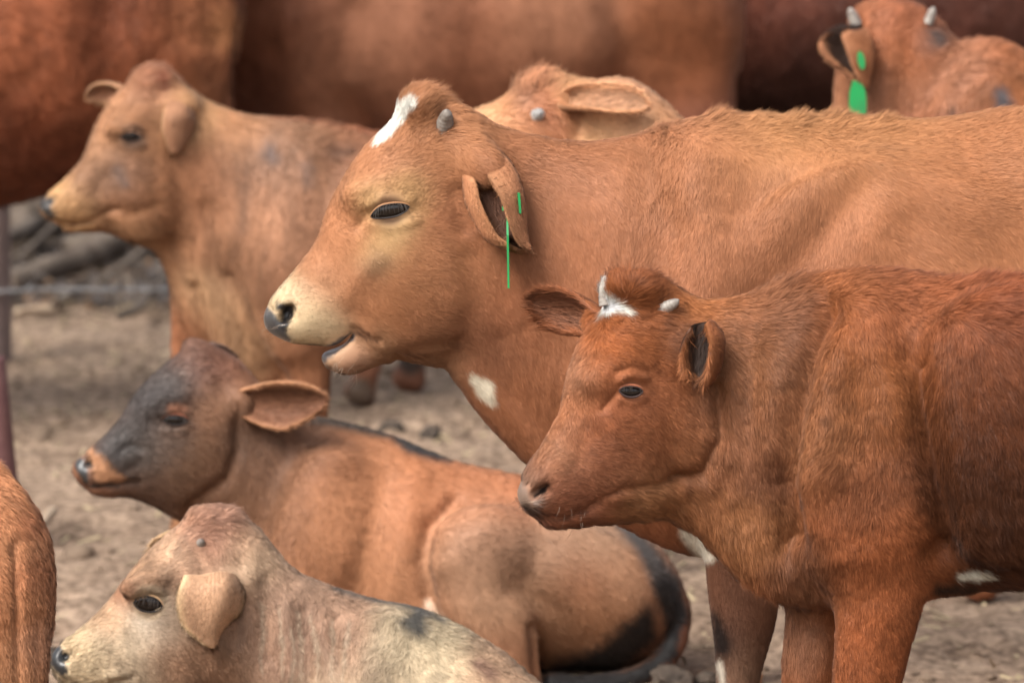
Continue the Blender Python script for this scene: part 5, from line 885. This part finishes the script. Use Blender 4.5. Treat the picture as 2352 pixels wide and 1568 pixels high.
def lump(name, px, py, rx, ry, rz, m, label, cat, seed=0, group=None, rot=0, dz=0.):
    import bmesh
    bm = bmesh.new(); bmesh.ops.create_icosphere(bm, subdivisions=4, radius=1); u = np.array([v.co[:] for v in bm.verts]); f = np.array([[v.index for v in g.verts] for g in bm.faces]); bm.free()
    p = on_ground(px, py); q = u*(1+.4*fbm(u, 1.7, seed)+.25*fbm(u, 5, seed+7))[:, None]*[rx, ry, rz]; c, s_ = math.cos(rot), math.sin(rot); q = np.c_[q[:, 0]*c-q[:, 1]*s_, q[:, 0]*s_+q[:, 1]*c, q[:, 2]]
    o = mesh_np(name, q+p+[0, 0, rz*.35-.02+dz], [f], m); o['label'] = label; o['category'] = cat
    if group: o['group'] = group
    return o
def stick(name, pts, r, m, label, cat, group=None, seed=3, knob=.25):
    c = catmull(np.array([on_ground(x, y)+[0, 0, z] for x, y, z in pts]), 10); rr = r*(1+knob*fbm(c, 9, seed)); rr[0] *= .75; rr[-1] *= .5
    v, q = tube_mesh(c, rr, 12); ce = len(v); v = v+(v-np.repeat(c, 12, 0))*(.25*fbm(v, 30, seed))[:, None]
    n = len(c); v = np.concatenate([v, [c[0], c[-1]]]); t = np.array([[j, ce, (j+1) % 12] for j in range(12)]+[[(n-1)*12+j, (n-1)*12+(j+1) % 12, ce+1] for j in range(12)])
    o = mesh_np(name, v, [q, t], m); o['label'] = label; o['category'] = cat
    if group: o['group'] = group
    return o
def fence():
    bark = mat('bark', (.085, .064, .05), .9, .15, noise=(14, (.15, .12, .095)), bump=(.6, .02)); pale = mat('dry_wood', (.42, .33, .24), .85, .15, noise=(20, (.3, .22, .16)))
    grey = mat('weathered_wood', (.14, .112, .09), .85, .15, noise=(18, (.07, .055, .045)), bump=(.5, .01))
    G = 'logs piled behind the wire'
    stick('log', [(20, 690, .05), (120, 668, .07), (230, 640, .09), (330, 606, .13), (420, 560, .18), (520, 540, .2)], .040, bark, 'thick dark curved log lying behind the wire', 'log', G)
    stick('log', [(-60, 640, .10), (40, 620, .12), (90, 590, .12), (140, 566, .12), (260, 560, .06)], .026, grey, 'thinner grey bent branch above the thick dark log', 'log', G, 5)
    stick('log', [(150, 600, .04), (260, 590, .07), (380, 545, .10), (520, 520, .1)], .034, bark, 'straight dark log under the brown calf\'s jaw', 'log', G, 8)
    stick('branch', [(-20, 585, .1), (60, 560, .12), (120, 520, .16)], .03, bark, 'short thick dark branch stub under the brown calf\'s nose', 'branch', G, 9)
    stick('twig', [(270, 742, .02), (320, 728, .03), (350, 706, .05), (385, 690, .06), (420, 690, .05)], .013, grey, 'pale forked twig on the dirt beside the brown calf\'s leg', 'twig', None, 4)
    stick('wood_chip', [(36, 728, .015), (70, 726, .02), (122, 722, .015)], .014, pale, 'pale flat piece of wood beside the fence post', 'wood chip', None, 6)
    lump('boulder', 60, 580, .16, .2, .17, bark, 'dark rounded stump behind the fence post', 'stump', 11)
    lump('boulder', 250, 520, .5, .3, .10, bark, 'low dark heap of bark behind the logs', 'heap', 13)
    # litter behind the fence
    n = 6000; P = np.array([on_ground(rng.uniform(-300, 700), 712-270*rng.random()**.8) for _ in range(n)]); P[:, 2] = .0+np.abs(rng.normal(0, .03, n))
    a = rng.uniform(0, 6.28, n); Lh = rng.uniform(.008, .045, n); w = rng.uniform(.006, .018, n); D = np.c_[np.cos(a), np.sin(a), rng.normal(0, .5, n)]; S = np.c_[-np.sin(a), np.cos(a), rng.normal(0, .5, n)]
    V = np.stack([P-D*Lh[:, None], P-S*w[:, None], P+D*Lh[:, None], P+S*w[:, None]+[0, 0, .004]], 1).reshape(-1, 3)
    cols = np.array([(.10, .075, .055), (.06, .05, .045), (.34, .31, .28), (.2, .12, .07)])[rng.choice(4, n, p=[.5, .36, .02, .12])]
    o = mesh_np('leaf_litter', V, [np.arange(n*4).reshape(-1, 4)], COAT, None, dict(col=np.repeat(cols, 4, 0), fn=np.repeat(nrm(np.cross(D, S)*np.sign(np.cross(D, S)[:, 2:3])), 4, 0), wet=np.zeros(n*4)))
    o['kind'] = 'stuff'; o['label'] = 'leaf litter and bark bits under the logs'; o['category'] = 'litter'
    for i in range(7):
        x0 = rng.uniform(-40, 300); y0 = rng.uniform(560, 690); dx = rng.uniform(80, 190); dy = rng.uniform(-60, 40)
        stick('branch', [(x0, y0, .03), (x0+dx*.4, y0+dy*.3+rng.uniform(-14, 14), .07), (x0+dx*.8, y0+dy*.7, rng.uniform(.04, .14)), (x0+dx, y0+dy, rng.uniform(.03, .16))], rng.uniform(.007, .014), bark if i % 3 else grey, 'thin dark dead branch tangled among the logs behind the wire', 'branch', 'thin branches among the logs', 20+i)
    # posts and wire
    rust = mat('rusty_steel', (.2, .15, .14), .6, .3, noise=(22, (.27, .205, .19)), bump=(.3, .003)); maroon = mat('maroon_steel', (.125, .055, .055), .55, .3, noise=(18, (.17, .085, .08)), bump=(.3, .002))
    def post(px, py, w, h, m, label, lean=0.):
        p = on_ground(px, py); import bmesh
        t = np.array([[-1, -1], [-.35, -1], [-.35, -.3], [.35, -.3], [.35, -1], [1, -1], [1, -.8], [.55, -.8], [.55, .8], [1, .8], [1, 1], [.35, 1], [.35, .3], [-.35, .3], [-.35, 1], [-1, 1]])*w/2
        t = np.array([(math.cos(a), math.sin(a)) for a in np.linspace(0, 2*np.pi, 25)[:-1]])*w/2; k = len(t)
        zs = np.array([-.2, 0, h*.3, h*.6, h-.006, h]); V = np.concatenate([np.c_[t*(.93 if z == h else 1)+[lean*z, 0], np.full(k, z)] for z in zs])+p
        q = np.array([[i*k+j, i*k+(j+1) % k, (i+1)*k+(j+1) % k, (i+1)*k+j] for i in range(len(zs)-1) for j in range(k)])
        o = mesh_np('fence_post', V, [q, (np.arange(k)+(len(zs)-1)*k)[None]], m); o['label'] = label; o['category'] = 'fence post'; return p
    p = post(-14, 806, .104, 1.1, rust, 'thick brownish grey pipe post at the left edge carrying the wire')
    post(14, 1215, .078, .405, maroon, 'short maroon pipe post leaning at the left edge, nearer than the grey post', lean=-.085)
    y = p[1]-.06; t = np.linspace(0, 1, 400)
    def wire_pt(px, py): return CAM+(lambda d: d*(y/d[1]))(FW+RT*((px-W0/2)/FPX)+UP*((H0/2-py)/FPX))
    A = wire_pt(-400, 700); B = wire_pt(28, 668); Cc = wire_pt(390, 664); Dd = wire_pt(2900, 650)
    line = catmull(np.array([A, B, Cc, Dd]), 160); line = np.array([np.interp(np.linspace(0, len(line)-1, 1400), np.arange(len(line)), line[:, k]) for k in range(3)]).T
    ph = np.linspace(0, 300, len(line)); v1, q1 = tube_mesh(line+np.c_[0*ph, np.cos(ph)*.003, np.sin(ph)*.003], .0027, 6); v2, q2 = tube_mesh(line-np.c_[0*ph, np.cos(ph)*.003, np.sin(ph)*.003], .0027, 6)
    vs, qs = [v1, v2], [q1, q2+len(v1)]; o_ = len(v1)+len(v2)
    for px in (-200, 70, 267, 480, 700, 900, 1200):
        c = np.array([np.interp(wire_pt(px, 664)[0], line[:, 0], line[:, k]) for k in range(3)])
        for e in ((.012, -.02, .03), (-.008, .01, -.045), (.02, 0, -.03)):
            v, q = tube_mesh(np.array([c-np.array(e)*.4, c, c+np.array(e)]), [.003, .004, .0015], 6); vs.append(v); qs.append(q+o_); o_ += len(v)
    w = mesh_np('barbed_wire', np.concatenate(vs), qs, mat('galvanised_wire', (.34, .34, .35), .5, .4, Metallic=.5)); w['label'] = 'twisted grey barbed wire strung low across the dirt at the back left'; w['category'] = 'wire'
    # dry curls lying in the yard
    stick('dry_husk', [(66, 1240, .012), (92, 1228, .02), (112, 1212, .028), (122, 1202, .03)], .011, pale, 'pale curled husk on the dirt beside the orange rump', 'husk', None, 2)
    dung = mat('dung', (.05, .04, .033), .9, .1, noise=(30, (.09, .07, .055)))
    lump('dung', 1548, 1556, .045, .05, .03, dung, 'dark dung lump right of the dark tail, near the bottom', 'dung', 3)
    lump('dung', 1628, 1552, .024, .03, .02, dung, 'small dark dung lump left of the red calf\'s legs', 'dung', 4)
    lump('dung', 900, 972, .035, .04, .02, dung, 'dark dung lump under the tan cow\'s throat, left of another', 'dung', 5)
    lump('dung', 990, 986, .03, .05, .02, dung, 'dark dung lump beside the tan cow\'s white throat patch', 'dung', 6)
    lump('dung', 108, 1492, .03, .03, .02, dung, 'dark dung lump in front of the pale calf\'s nose', 'dung', 7)
ground(); scatter(); fence()
left_red_cow(); middle_red_cow(); dark_cow(); back_calf(); dark_faced_calf(); tufted_cow(); tagged_calf(); edge_calf(); pale_calf(); middle_cow(); front_calf()
print('built in', round(time.time()-T0, 1))
